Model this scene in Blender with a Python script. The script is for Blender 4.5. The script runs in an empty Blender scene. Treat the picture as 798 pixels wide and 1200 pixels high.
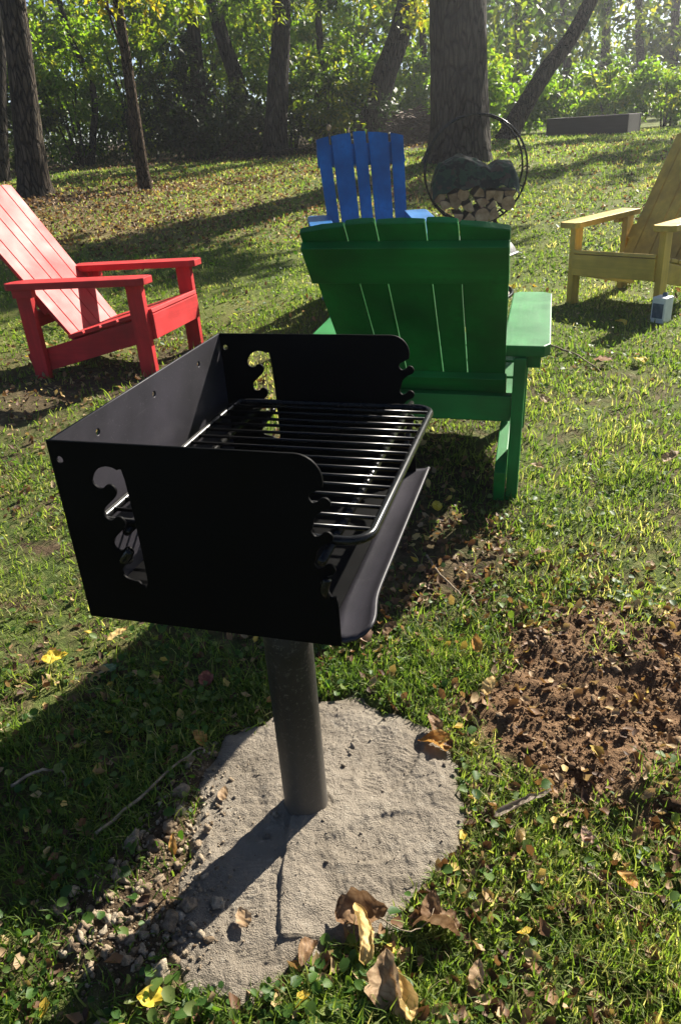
import bpy, bmesh, math, random
import numpy as np
from mathutils import Vector, Matrix
PI = math.pi
rad = math.radians
random.seed(7)
RNG = np.random.default_rng(11)
scn = bpy.context.scene
COL = scn.collection

# ------------------------------------------------------------------ camera
F, TH, RO, CH = 875.53, 0.476464, -0.0673622, 1.2281
fw = Vector((0, math.cos(TH), -math.sin(TH)))
up0 = Vector((0, math.sin(TH), math.cos(TH)))
r0 = Vector((1, 0, 0))
rt = r0 * math.cos(RO) + up0 * math.sin(RO)
upv = -r0 * math.sin(RO) + up0 * math.cos(RO)
cd = bpy.data.cameras.new('camera')
cam = bpy.data.objects.new('camera', cd)
COL.objects.link(cam)
cam.matrix_world = Matrix(((rt.x, upv.x, -fw.x, 0), (rt.y, upv.y, -fw.y, 0), (rt.z, upv.z, -fw.z, CH), (0, 0, 0, 1)))
cd.sensor_fit = 'VERTICAL'
cd.sensor_height = 36.0
cd.sensor_width = 24.0
cd.lens = F / 1200 * 36
cd.clip_start = 0.02
cd.clip_end = 500
scn.camera = cam


def at(px, py, d):
    """world point seen at photo pixel px,py at horizontal distance d (survey helper)"""
    v = fw + rt * ((px - 399) / F) - upv * ((py - 600) / F)
    t = d / math.hypot(v.x, v.y)
    return Vector((0, 0, CH)) + v * t


# ------------------------------------------------------------------ light
SUN_AZ = math.atan2(0.676, 0.737)      # from +Y towards +X
SUN_EL = rad(34.5)
sdir = Vector((math.sin(SUN_AZ) * math.cos(SUN_EL), math.cos(SUN_AZ) * math.cos(SUN_EL), math.sin(SUN_EL)))
sl = bpy.data.lights.new('sun', 'SUN')
sl.energy = 5.0
sl.angle = rad(0.53)
sl.color = (1.0, 0.93, 0.80)
so = bpy.data.objects.new('sun', sl)
COL.objects.link(so)
so.rotation_euler = sdir.to_track_quat('Z', 'Y').to_euler()
W = bpy.data.worlds.new('World')
scn.world = W
W.use_nodes = True
nt = W.node_tree
sky = nt.nodes.new('ShaderNodeTexSky')
sky.sky_type = 'NISHITA'
sky.sun_disc = False
sky.air_density = 0.55
sky.dust_density = 0.4
sky.sun_elevation = SUN_EL
sky.sun_rotation = SUN_AZ
bg = nt.nodes['Background']
bg.inputs['Strength'].default_value = 0.05
nt.links.new(sky.outputs[0], bg.inputs['Color'])
scn.view_settings.view_transform = 'Standard'
scn.view_settings.look = 'None'
scn.view_settings.exposure = 1.68
scn.view_settings.gamma = 1
scn.render.engine = 'CYCLES'
scn.cycles.max_bounces = 8
scn.cycles.transparent_max_bounces = 8
scn.cycles.use_denoising = True

# ------------------------------------------------------------------ numpy noise


def _hash(i, j, k, seed):
    h = (i * 374761393 + j * 668265263 + k * 2147483647 + seed * 1274126177) & 0xFFFFFFFF
    h = ((h ^ (h >> 13)) * 1274126177) & 0xFFFFFFFF
    h = ((h ^ (h >> 16)) * 2246822519) & 0xFFFFFFFF
    return ((h ^ (h >> 15)) & 0xFFFF) / 65535.0


def vnoise(x, y, z=None, seed=0):
    x = np.asarray(x, float)
    y = np.asarray(y, float)
    z = np.zeros_like(x) if z is None else np.asarray(z, float)
    i, j, k = np.floor(x).astype(np.int64), np.floor(y).astype(np.int64), np.floor(z).astype(np.int64)
    fx, fy, fz = x - i, y - j, z - k
    fx, fy, fz = [t * t * (3 - 2 * t) for t in (fx, fy, fz)]
    def L(a, b, t): return a + (b - a) * t
    c = lambda a, b, d: _hash(i + a, j + b, k + d, seed)
    v0 = L(L(c(0, 0, 0), c(1, 0, 0), fx), L(c(0, 1, 0), c(1, 1, 0), fx), fy)
    v1 = L(L(c(0, 0, 1), c(1, 0, 1), fx), L(c(0, 1, 1), c(1, 1, 1), fx), fy)
    return L(v0, v1, fz) * 2 - 1


def fbm(x, y, f, octv=4, seed=0, z=None):
    s, a, t = 0, 1.0, 0
    for o in range(octv):
        s = s + a * vnoise(np.asarray(x) * f, np.asarray(y) * f, None if z is None else np.asarray(z) * f, seed + o * 17)
        t += a
        a *= .5
        f *= 2.03
    return s / t


# ------------------------------------------------------------------ polygons
PAD = [(-0.231, 1.341), (-0.111, 1.396), (0.013, 1.39), (0.109, 1.328), (0.181, 1.247), (0.218, 1.133), (0.199, 1.025), (0.165, 0.941), (0.087, 0.885), (0.03, 0.80), (-0.046, 0.79), (-0.142, 0.75), (-0.208, 0.705), (-0.29, 0.73), (-0.336, 0.826), (-0.334, 0.915), (-0.35, 1.009), (-0.346, 1.158), (-0.318, 1.259)]
DIRT = [(0.387, 1.53), (0.53, 1.68), (0.74, 1.68), (1.05, 1.56), (0.98, 1.12), (0.68, .97), (0.466, 1.01), (0.345, 1.03), (0.315, 1.147), (0.300, 1.331)]
EDGE = [(-0.56, 0.87), (-0.42, 1.12), (-0.34, 1.27), (-0.30, 1.2), (-0.32, 0.95), (-0.30, 0.80), (-0.36, 0.70), (-0.46, 0.74)]
BARE_RED = [(-2.3, 3.6), (-1.9, 4.7), (-1.0, 4.9), (-0.4, 4.1), (-0.25, 3.5), (-0.9, 3.2), (-1.6, 3.1)]  # bare dark soil under and round the red chair
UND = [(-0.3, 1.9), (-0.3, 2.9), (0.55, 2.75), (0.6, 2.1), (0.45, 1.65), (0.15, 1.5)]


def sdf(px, py, poly):
    px = np.asarray(px, float)
    py = np.asarray(py, float)
    d = np.full(px.shape, 1e9)
    inside = np.zeros(px.shape, bool)
    n = len(poly)
    for i in range(n):
        ax, ay = poly[i]
        bx, by = poly[(i + 1) % n]
        ex, ey = bx - ax, by - ay
        t = np.clip(((px - ax) * ex + (py - ay) * ey) / (ex * ex + ey * ey), 0, 1)
        d = np.minimum(d, np.hypot(px - ax - t * ex, py - ay - t * ey))
        c = (ay > py) != (by > py)
        xi = ax + (py - ay) * ex / (ey if ey != 0 else 1e-9)
        inside ^= c & (px < xi)
    return np.where(inside, -d, d)


def sstep(a, b, x):
    t = np.clip((x - a) / (b - a), 0, 1)
    return t * t * (3 - 2 * t)


# ------------------------------------------------------------------ ground height
GD = [0, 2, 3, 4.5, 6, 9, 10, 12, 15, 20, 40, 80]
GZ = [0, 0, .03, .07, .17, .45, .56, .70, .80, .87, 1.0, 1.0]
CHAIRS = {
    'green': dict(loc=(0.400, 2.731, 0.066), rot=(-16.0, 0.925, 0.949), s=1.008),
    'blue': dict(loc=(0.315, 4.827, 0.153), rot=(-176.5, -4.65, -0.62), s=1.002),
    'red': dict(loc=(-1.193, 4.366, 0.053), rot=(-106.0, 1.231, -1.265), s=1.0),
    'yellow': dict(loc=(2.085, 5.077, 0.062), rot=(131.495, -0.158, 0.726), s=0.993),
}


def chair_matrix(c):
    y, p, r = [rad(a) for a in c['rot']]
    M = Matrix.Rotation(y, 4, 'Z') @ Matrix.Rotation(p, 4, 'X') @ Matrix.Rotation(r, 4, 'Y')
    M.translation = c['loc']
    return M


FEET = []
for c in CHAIRS.values():
    M = chair_matrix(c)
    for sx in (-1, 1):
        for yy in (.31, -.36):
            FEET.append(M @ Vector((.30 * sx * c['s'], yy * c['s'], 0.008)))
FEET = np.array([list(f) for f in FEET])


def g0(x, y):
    d = np.hypot(x, y)
    return np.interp(d, GD, GZ)


_S = 0.55
_K = np.exp(-((FEET[:, None, :2] - FEET[None, :, :2]) ** 2).sum(-1) / (2 * _S * _S)) + np.eye(len(FEET)) * .02
_WT = np.linalg.solve(_K, FEET[:, 2] - g0(FEET[:, 0], FEET[:, 1]))


def gbase(x, y):
    x = np.asarray(x, float)
    y = np.asarray(y, float)
    z = g0(x, y)
    for (fx, fy, _), w in zip(FEET, _WT):
        z = z + w * np.exp(-((x - fx) ** 2 + (y - fy) ** 2) / (2 * _S * _S))
    return z


def H(x, y):
    x = np.asarray(x, float)
    y = np.asarray(y, float)
    d = np.hypot(x, y)
    z = gbase(x, y)
    near = 1 - sstep(4, 9, d)
    z = z + fbm(x, y, 2.2, 3, 3) * .012 * sstep(.6, 2., d) + fbm(x, y, 14, 3, 5) * .007 * near
    z = z + fbm(x, y, .35, 2, 8) * .05 * sstep(6, 10, d)
    sd = sdf(x, y, DIRT) + fbm(x, y, 7, 2, 21) * .05
    m = 1 - sstep(-.09, .05, sd)
    z = z + m * (.018 + .034 * fbm(x, y, 9, 4, 31) + .022 * np.abs(fbm(x, y, 24, 4, 33)))
    se = sdf(x, y, EDGE)
    m2 = 1 - sstep(-.04, .04, se)
    z = z + m2 * (.012 + .02 * fbm(x, y, 16, 4, 41))
    sp = sdf(x, y, PAD)
    inp = 1 - sstep(-.03, .03, sp)
    z = z * (1 - inp) + inp * (-.012)
    return z


def h1(x, y):
    return float(H(np.array([x]), np.array([y]))[0])


# ------------------------------------------------------------------ node material helpers
MATS = {}


class NB:
    def __init__(self, name):
        self.m = bpy.data.materials.new(name)
        self.m.use_nodes = True
        self.t = self.m.node_tree
        self.p = self.t.nodes['Principled BSDF']
        self.out = self.t.nodes['Material Output']

    def n(self, typ, **kw):
        nd = self.t.nodes.new(typ)
        for k, v in kw.items():
            if k in nd.inputs:
                nd.inputs[k].default_value = v
            else:
                setattr(nd, k, v)
        return nd

    def l(self, a, b):
        self.t.links.new(a, b)

    def coord(self, scale=(1, 1, 1), kind='Object'):
        tc = self.n('ShaderNodeTexCoord')
        mp = self.n('ShaderNodeMapping')
        mp.inputs['Scale'].default_value = scale
        self.l(tc.outputs[kind], mp.inputs['Vector'])
        return mp.outputs[0]

    def noise(self, scale, vec=None, detail=4, rough=.55, dist=0):
        nd = self.n('ShaderNodeTexNoise')
        nd.inputs['Scale'].default_value = scale
        nd.inputs['Detail'].default_value = detail
        nd.inputs['Roughness'].default_value = rough
        nd.inputs['Distortion'].default_value = dist
        if vec is not None:
            self.l(vec, nd.inputs['Vector'])
        return nd.outputs[0]

    def ramp(self, fac, stops, interp='LINEAR'):
        nd = self.n('ShaderNodeValToRGB')
        cr = nd.color_ramp
        cr.interpolation = interp
        while len(cr.elements) < len(stops):
            cr.elements.new(.5)
        for e, (p, c) in zip(cr.elements, stops):
            e.position = p
            e.color = (*c, 1) if len(c) == 3 else c
        self.l(fac, nd.inputs[0])
        return nd.outputs[0]

    def mix(self, fac, a, b, mode='MIX'):
        nd = self.n('ShaderNodeMix', data_type='RGBA', blend_type=mode)
        for s, v in ((0, fac), (6, a), (7, b)):
            if hasattr(v, 'is_output'):
                self.l(v, nd.inputs[s])
            elif s == 0:
                nd.inputs[0].default_value = v
            else:
                nd.inputs[s].default_value = (*v, 1)
        return nd.outputs[2]

    def attr(self, name):
        nd = self.n('ShaderNodeAttribute')
        nd.attribute_name = name
        return nd.outputs['Fac']

    def bump(self, h, strength=.3, dist=.01):
        nd = self.n('ShaderNodeBump')
        nd.inputs['Strength'].default_value = strength
        nd.inputs['Distance'].default_value = dist
        self.l(h, nd.inputs['Height'])
        self.l(nd.outputs[0], self.p.inputs['Normal'])

    def set(self, base=None, rough=None, metal=None, spec=None):
        for k, v in (('Base Color', base), ('Roughness', rough), ('Metallic', metal), ('Specular IOR Level', spec)):
            if v is None:
                continue
            if hasattr(v, 'is_output'):
                self.l(v, self.p.inputs[k])
            elif isinstance(v, tuple):
                self.p.inputs[k].default_value = (*v, 1)
            else:
                self.p.inputs[k].default_value = v


def leaf_mat(name, stops, trans=.45, tint=(1.5, 1.5, .7), rough=.5, attr='rnd'):
    """leaf or blade: diffuse-gloss front with light coming through"""
    b = NB(name)
    c = b.ramp(b.attr(attr), stops)
    b.set(base=c, rough=rough, spec=.3)
    tr = b.n('ShaderNodeBsdfTranslucent')
    b.l(b.mix(1.0, c, tint, 'MULTIPLY'), tr.inputs['Color'])
    mx = b.n('ShaderNodeMixShader')
    mx.inputs[0].default_value = trans
    b.l(b.p.outputs[0], mx.inputs[1])
    b.l(tr.outputs[0], mx.inputs[2])
    b.l(mx.outputs[0], b.out.inputs[0])
    return b.m


def paint_mat(name, col, axis='Z', light=1.4, dark=.5, rough=.42, wear=(.5, .45, .38), wearamt=.5, spec=.5):
    b = NB(name)
    sc = {'X': (3, 40, 40), 'Y': (40, 3, 40), 'Z': (40, 40, 3)}[axis]
    grain = b.noise(1.0, b.coord(sc), 5, .6)
    big = b.noise(3.5, b.coord(), 3, .6)
    d = tuple(c * dark for c in col)
    l = tuple(min(1, c * light + .004) for c in col)
    c1 = b.ramp(big, [(.3, d), (.55, col), (.75, l)])
    c2 = b.mix(b.ramp(grain, [(.35, (.0, .0, .0)), (.6, (.35, .35, .35))]), c1, d)
    sc2 = tuple(s * .5 for s in sc)
    w = b.noise(1.3, b.coord(sc2), 6, .78)
    wf = b.ramp(w, [(.67, (0, 0, 0)), (.78, (wearamt,) * 3)])
    gm = b.noise(7, b.coord(), 5, .7)
    c2 = b.mix(b.ramp(gm, [(.60, (0, 0, 0)), (.74, (.55, .55, .55))]), c2, tuple(c * .3 for c in col))
    b.set(base=b.mix(wf, c2, wear), rough=b.ramp(big, [(.3, (rough - .06,) * 3), (.7, (rough + .12,) * 3)]), spec=spec)
    b.bump(grain, .35, .002)
    return b.m


# ------------------------------------------------------------------ object helpers
def tag(o, label=None, cat=None, group=None, kind=None):
    if label:
        o['label'] = label
    if cat:
        o['category'] = cat
    if group:
        o['group'] = group
    if kind:
        o['kind'] = kind
    return o


def thing(name, label, cat, loc=(0, 0, 0), rotz=0, group=None):
    o = bpy.data.objects.new(name, None)
    COL.objects.link(o)
    o.location = loc
    o.rotation_euler = (0, 0, rotz)
    o.empty_display_size = .1
    return tag(o, label, cat, group)


def link(name, me, mat, parent=None):
    o = bpy.data.objects.new(name, me)
    if mat:
        me.materials.append(mat)
    COL.objects.link(o)
    if parent:
        o.parent = parent
    return o


def bm_obj(name, bm, mat, parent=None, smooth=False):
    me = bpy.data.meshes.new(name)
    bmesh.ops.recalc_face_normals(bm, faces=bm.faces[:])
    bm.to_mesh(me)
    bm.free()
    if smooth:
        me.shade_smooth()
    return link(name, me, mat, parent)


def np_mesh(name, V, Fc, mat, parent=None, attrs=None, smooth=False):
    """V (n,3); Fc (m,k) index array; attrs: dict of per-vertex floats"""
    me = bpy.data.meshes.new(name)
    V = np.ascontiguousarray(V, np.float32)
    Fc = np.ascontiguousarray(Fc, np.int32)
    m, k = Fc.shape
    me.vertices.add(len(V))
    me.vertices.foreach_set('co', V.ravel())
    me.loops.add(m * k)
    me.loops.foreach_set('vertex_index', Fc.ravel())
    me.polygons.add(m)
    me.polygons.foreach_set('loop_start', np.arange(0, m * k, k, dtype=np.int32))
    me.polygons.foreach_set('loop_total', np.full(m, k, np.int32))
    me.update(calc_edges=True)
    if attrs:
        for n, a in attrs.items():
            at_ = me.attributes.new(n, 'FLOAT', 'POINT')
            at_.data.foreach_set('value', np.ascontiguousarray(a, np.float32))
    if smooth:
        me.shade_smooth()
    return link(name, me, mat, parent)


def scatter(T, TF, P, Rm, S, rnd):
    """copies of template T (k,3) with faces TF at P, rotations Rm (n,3,3), scales S (n,) or (n,3)"""
    n = len(P)
    S = S[:, None] * np.ones(3) if S.ndim == 1 else S
    V = np.einsum('nij,nkj->nki', Rm, T[None] * S[:, None, :]) + P[:, None, :]
    k = len(T)
    Fc = (TF[None] + (np.arange(n) * k)[:, None, None]).reshape(-1, TF.shape[1])
    return V.reshape(-1, 3), Fc, np.repeat(rnd, k)


def rots(yaw, pitch, roll):
    cy, sy, cp, sp, cr, sr = np.cos(yaw), np.sin(yaw), np.cos(pitch), np.sin(pitch), np.cos(roll), np.sin(roll)
    o, z = np.ones_like(cy), np.zeros_like(cy)
    Z = np.array([[cy, -sy, z], [sy, cy, z], [z, z, o]]).transpose(2, 0, 1)
    X = np.array([[o, z, z], [z, cp, -sp], [z, sp, cp]]).transpose(2, 0, 1)
    Y = np.array([[cr, z, sr], [z, o, z], [-sr, z, cr]]).transpose(2, 0, 1)
    return Z @ X @ Y


def add_board(bm, a, b, w, t, side=Vector((1, 0, 0)), bev=.003, taper=1.0):
    """board from a to b; width w along `side`, thickness t along the third axis; width at b is w*taper"""
    a, b = Vector(a), Vector(b)
    d = (b - a)
    n = d.normalized()
    s = (side - n * side.dot(n)).normalized()
    q = n.cross(s)
    vs = []
    for p, ww in ((a, w), (b, w * taper)):
        for e, f in ((-1, -1), (1, -1), (1, 1), (-1, 1)):
            vs.append(bm.verts.new(p + s * (e * ww / 2) + q * (f * t / 2)))
    fs = [bm.faces.new([vs[i] for i in idx]) for idx in ((0, 1, 2, 3), (4, 5, 6, 7), (0, 1, 5, 4), (1, 2, 6, 5), (2, 3, 7, 6), (3, 0, 4, 7))]
    if bev:
        es = list({e for f in fs for e in f.edges})
        bmesh.ops.bevel(bm, geom=es, offset=bev, segments=2, affect='EDGES', profile=.6)


def add_prism(bm, pts, z0, z1, bev=.003):
    bot = [bm.verts.new((x, y, z0)) for x, y in pts]
    top = [bm.verts.new((x, y, z1)) for x, y in pts]
    n = len(pts)
    fs = [bm.faces.new(bot[::-1]), bm.faces.new(top)]
    for i in range(n):
        fs.append(bm.faces.new((bot[i], bot[(i + 1) % n], top[(i + 1) % n], top[i])))
    if bev:
        es = list({e for f in fs for e in f.edges})
        bmesh.ops.bevel(bm, geom=es, offset=bev, segments=2, affect='EDGES', profile=.6)


def add_tube(bm, pts, r, seg=8, cap=True, closed=False):
    pts = [Vector(p) for p in pts]
    n = len(pts)
    rr = r if hasattr(r, '__len__') else [r] * n
    rings = []
    ref = None
    for i, p in enumerate(pts):
        if closed:
            d = pts[(i + 1) % n] - pts[i - 1]
        else:
            d = pts[min(i + 1, n - 1)] - pts[max(i - 1, 0)]
        d.normalize()
        if ref is None:
            ref = Vector((0, 0, 1)) if abs(d.z) < .9 else Vector((1, 0, 0))
        ref = (ref - d * ref.dot(d)).normalized()
        q = d.cross(ref)
        rings.append([bm.verts.new(p + (ref * math.cos(2 * PI * k / seg) + q * math.sin(2 * PI * k / seg)) * rr[i]) for k in range(seg)])
    m = n if closed else n - 1
    for i in range(m):
        A, B = rings[i], rings[(i + 1) % n]
        for k in range(seg):
            bm.faces.new((A[k], A[(k + 1) % seg], B[(k + 1) % seg], B[k]))
    if cap and not closed:
        bm.faces.new(rings[0][::-1])
        bm.faces.new(rings[-1])


def tube_obj(name, pts, r, mat, parent=None, seg=8, closed=False):
    bm = bmesh.new()
    add_tube(bm, pts, r, seg, True, closed)
    return bm_obj(name, bm, mat, parent, True)


def place_mesh(o, loc, rot=(0, 0, 0), mode='XYZ'):
    o.location = loc
    o.rotation_mode = mode
    o.rotation_euler = rot
    return o


def polyplate(name, outer, holes, thick, mat, parent, bevel=.0007):
    """flat sheet-metal plate with cut-outs: 2D curve in XY turned into a mesh"""
    cu = bpy.data.curves.new(name, 'CURVE')
    cu.dimensions = '2D'
    cu.fill_mode = 'BOTH'
    cu.extrude = thick / 2 - bevel
    cu.bevel_depth = bevel
    cu.bevel_resolution = 1
    for poly in [outer] + holes:
        sp = cu.splines.new('POLY')
        sp.points.add(len(poly) - 1)
        for p, (x, y) in zip(sp.points, poly):
            p.co = (x, y, 0, 1)
        sp.use_cyclic_u = True
    tmp = bpy.data.objects.new('tmp', cu)
    COL.objects.link(tmp)
    dg = bpy.context.evaluated_depsgraph_get()
    me = bpy.data.meshes.new_from_object(tmp.evaluated_get(dg))
    bpy.data.objects.remove(tmp)
    bpy.data.curves.remove(cu)
    me.name = name
    me.materials.clear()
    return link(name, me, mat, parent)


def catmull(P, closed=True, sub=5):
    P = [Vector((*p, 0)[:3]) for p in P]
    n = len(P)
    out = []
    rng = range(n) if closed else range(n - 1)
    for i in rng:
        if closed:
            a, b, c, d = P[i - 1], P[i], P[(i + 1) % n], P[(i + 2) % n]
        else:
            a, b, c, d = P[max(i - 1, 0)], P[i], P[i + 1], P[min(i + 2, n - 1)]
        for s in range(sub):
            t = s / sub
            out.append(.5 * ((2 * b) + (c - a) * t + (2 * a - 5 * b + 4 * c - d) * t * t + (3 * b - a - 3 * c + d) * t ** 3))
    if not closed:
        out.append(P[-1])
    return out


# =================================================================== GROUND
def ground_mat():
    b = NB('lawn soil')
    v = b.coord()
    n1 = b.noise(1.3, v, 5, .6)
    n2 = b.noise(22, v, 6, .7)
    n3 = b.noise(140, v, 3, .7)
    soil = b.ramp(n2, [(.3, (.025, .016, .010)), (.55, (.085, .058, .034)), (.75, (.20, .15, .09))])
    red = b.ramp(n2, [(.3, (.05, .027, .014)), (.55, (.165, .098, .053)), (.78, (.32, .21, .12))])
    moss = b.ramp(n2, [(.25, (.025, .042, .010)), (.5, (.07, .095, .022)), (.75, (.17, .16, .06))])
    far = b.ramp(n1, [(.3, (.085, .12, .022)), (.55, (.15, .175, .038)), (.75, (.24, .21, .075))])
    far = b.mix(b.ramp(n3, [(.35, (0, 0, 0)), (.7, (.6, .6, .6))]), far, (.05, .06, .02))
    c = b.mix(b.ramp(b.noise(7, v, 4, .6), [(.38, (0, 0, 0)), (.58, (1, 1, 1))]), soil, moss)
    c = b.mix(b.attr('far'), c, far)
    c = b.mix(b.attr('band'), c, b.ramp(n3, [(.3, (.06, .038, .02)), (.55, (.19, .125, .065)), (.75, (.36, .26, .15))]))
    c = b.mix(b.attr('soil'), c, red)
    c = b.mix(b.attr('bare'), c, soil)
    b.set(base=c, rough=.95, spec=.15)
    hb = b.n('ShaderNodeMath', operation='ADD')
    b.l(n2, hb.inputs[0])
    b.l(n3, hb.inputs[1])
    b.bump(hb.outputs[0], .8, .012)
    return b.m


NG = 620
s_ = np.linspace(-1, 1, NG)
ax_ = 120 * np.sinh(7.2 * s_) / math.sinh(7.2)
gx, gy = np.meshgrid(ax_ + .05, ax_ + 1.15)
gx, gy = gx.ravel(), gy.ravel()
gz = H(gx, gy)
ii = np.arange(NG * NG).reshape(NG, NG)
GF = np.stack([ii[:-1, :-1], ii[:-1, 1:], ii[1:, 1:], ii[1:, :-1]], -1).reshape(-1, 4)
gd = np.hypot(gx, gy)


def soil_mask(x, y):
    return 1 - sstep(-.07, .07, sdf(x, y, DIRT) + fbm(x, y, 9, 4, 77) * .14)


def band_mask(x, y):
    d = np.hypot(x, y)
    m = np.exp(-((d - 10.6) / 1.5) ** 2) * (1 - sstep(.6, 2.0, x)) + .8 * np.exp(-((x + 2.4) ** 2 + (y - 8.3) ** 2) / 2.2)
    return np.clip(m * np.clip(.50 + 1.2 * fbm(x, y, .9, 3, 113), 0, 1), 0, 1)


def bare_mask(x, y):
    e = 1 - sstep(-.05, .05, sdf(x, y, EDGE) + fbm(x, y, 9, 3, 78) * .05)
    s = (1 - sstep(-.5, .3, sdf(x, y, BARE_RED) + fbm(x, y, 2, 3, 79) * .5)) * .9
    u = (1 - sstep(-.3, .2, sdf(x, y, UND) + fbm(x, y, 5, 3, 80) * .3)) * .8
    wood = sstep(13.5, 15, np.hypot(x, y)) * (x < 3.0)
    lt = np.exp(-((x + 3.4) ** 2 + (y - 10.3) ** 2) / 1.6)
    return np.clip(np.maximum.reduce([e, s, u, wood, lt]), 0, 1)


M_GROUND = ground_mat()
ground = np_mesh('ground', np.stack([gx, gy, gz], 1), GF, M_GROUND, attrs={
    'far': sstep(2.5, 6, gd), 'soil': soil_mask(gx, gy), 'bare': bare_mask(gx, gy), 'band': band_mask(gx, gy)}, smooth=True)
tag(ground, kind='structure')

# ---- pad of dry sand and cement around the post
b = NB('dry sandy concrete')
v = b.coord()
n1, n2, n3 = b.noise(6, v, 5, .6), b.noise(60, v, 5, .7), b.noise(420, v, 2, .6)
c = b.ramp(n1, [(.3, (.175, .15, .118)), (.55, (.25, .217, .175)), (.75, (.31, .275, .225))])
c = b.mix(b.ramp(n3, [(.4, (0, 0, 0)), (.75, (.5, .5, .5))]), c, (.22, .18, .14))
c = b.mix(b.ramp(n2, [(.58, (0, 0, 0)), (.72, (.35, .35, .35))]), c, (.50, .46, .39))
b.set(base=c, rough=.97, spec=.1)
hb = b.n('ShaderNodeMath', operation='ADD')
b.l(n2, hb.inputs[0])
b.l(n3, hb.inputs[1])
b.bump(hb.outputs[0], .9, .008)
M_PAD = b.m


def pad_h(x, y):
    sp = sdf(x, y, PAD) + fbm(x, y, 9, 4, 51) * .045
    base = .012 * (1 - sstep(-.055, .012, sp)) - .022 * sstep(-.012, .03, sp)
    z = base + fbm(x, y, 5, 3, 52) * .009 + fbm(x, y, 22, 4, 53) * .007 + np.abs(fbm(x, y, 60, 3, 54)) * .004
    # shoe prints: shallow ovals with tread ripples
    for cx, cy, a, lx, ly, amp in ((.075, 1.19, -.5,  .055, .12, .006), (-.25, 1.08, .2, .06, .16, .0025), (-.2, .86, .1, .055, .12, .0025), (.04, .99, -1.3, .05, .10, .0035)):
        dx, dy = x - cx, y - cy
        p = dx * math.cos(a) + dy * math.sin(a)
        q = -dx * math.sin(a) + dy * math.cos(a)
        r = (p / lx) ** 2 + (q / ly) ** 2
        m = 1 - sstep(.75, 1.15, r)
        z = z - m * amp + m * .0006 * np.sin(q * 620 + 3 * fbm(x, y, 30, 2, 57)) * sstep(-.2, .3, fbm(x, y, 16, 2, 58)) + amp * .35 * np.exp(-((r - 1.25) / .3) ** 2)
    # mound round the post foot
    dp = np.hypot(x + .103, y - 1.088)
    z = z + .010 * np.exp(-(dp / .09) ** 2)
    # trowel edge running down from the post
    q = x + .135 + .02 * np.sin(y * 9)
    z = z + .009 * sstep(-.004, .004, q) * (1 - sstep(.02, .09, q)) * (y < 1.05) * (y > .80)
    return z


pxs, pys = np.meshgrid(np.linspace(-.42, .27, 420), np.linspace(.66, 1.44, 470))
pz = pad_h(pxs, pys)
keep = (sdf(pxs, pys, PAD) < .035)
ii = np.arange(pxs.size).reshape(pxs.shape)
PF = np.stack([ii[:-1, :-1], ii[:-1, 1:], ii[1:, 1:], ii[1:, :-1]], -1)
kf = keep[:-1, :-1] & keep[:-1, 1:] & keep[1:, 1:] & keep[1:, :-1]
pad = np_mesh('sand_pad', np.stack([pxs.ravel(), pys.ravel(), pz.ravel()], 1), PF[kf], M_PAD, smooth=True)
tag(pad, kind='structure')


def surf(x, y):
    """top of whatever ground is at x,y (arrays)"""
    z = H(x, y)
    return np.where(sdf(x, y, PAD) < .03, np.maximum(z, pad_h(np.asarray(x), np.asarray(y))), z)


def s1(x, y):
    return float(surf(np.array([x]), np.array([y]))[0])


# =================================================================== GRASS AND GROUND COVER
def wedge(n, d0, d1, power, half):
    """random points in front of the viewer, density falling as d**-power"""
    e = 2 - power
    u = RNG.random(n)
    d = (d0 ** e + u * (d1 ** e - d0 ** e)) ** (1 / e)
    a = (RNG.random(n) * 2 - 1) * half
    return d * np.sin(a), d * np.cos(a), d


def grass_keep(x, y, amount=1.0):
    d = np.hypot(x, y)
    cover = .56 + .75 * fbm(x, y, 3.2, 3, 91) + .45 * fbm(x, y, 13, 2, 92) + .14 * sstep(2, 4, d)
    cover = cover * (1 - soil_mask(x, y) * np.clip(1.02 - 1.1 * np.clip(fbm(x, y, 6, 2, 97) - .12, 0, 1), 0, 1)) * (1 - .85 * bare_mask(x, y)) * (1 - .72 * band_mask(x, y))
    sp = sdf(x, y, PAD) + fbm(x, y, 9, 4, 51) * .045
    cover = cover * sstep(-.012, .012, sp)
    return RNG.random(len(x)) < cover * amount


# blade template: 3 segments
BT = np.array([[-.5, 0, 0], [.5, 0, 0], [-.42, .10, .42], [.42, .10, .42], [-.26, .38, .80], [.26, .38, .80], [0, .80, 1.0], [0.02, .80, 1.0]])
BF = np.array([[0, 1, 3, 2], [2, 3, 5, 4], [4, 5, 7, 6]])
gp = []
for n, d0, d1, pw, half in ((85000, .45, 1.6, .9, rad(56)), (260000, 1.4, 17, 1.55, rad(37))):
    x, y, d = wedge(n, d0, d1, pw, half)
    k = grass_keep(x, y)
    gp.append(np.stack([x[k], y[k], d[k]], 1))
gp = np.concatenate(gp)
x, y, d = gp.T
n = len(x)
tuft = fbm(x, y, 5, 2, 95)
hgt = (.017 + .017 * RNG.random(n) + .022 * np.clip(tuft, 0, 1)) * np.where(RNG.random(n) < .04, 1.7, 1) * (1 - .25 * sstep(3, 8, d)) + .012 * sstep(5, 12, d)
wid = (.0024 + .0022 * RNG.random(n)) * np.maximum(1, d / 1.8) ** .85
P = np.stack([x, y, H(x, y) - .003], 1)
R_ = rots(RNG.random(n) * 2 * PI, RNG.normal(0, .5, n), RNG.normal(0, .3, n))
rnd = np.clip(.5 + .42 * fbm(x, y, 2.6, 3, 96) + .12 * sstep(1.3, 3.2, d) + RNG.normal(0, .2, n), 0, 1)
V, Fc, rv = scatter(BT, BF, P, R_, np.stack([wid, hgt, hgt], 1), rnd)
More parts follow.
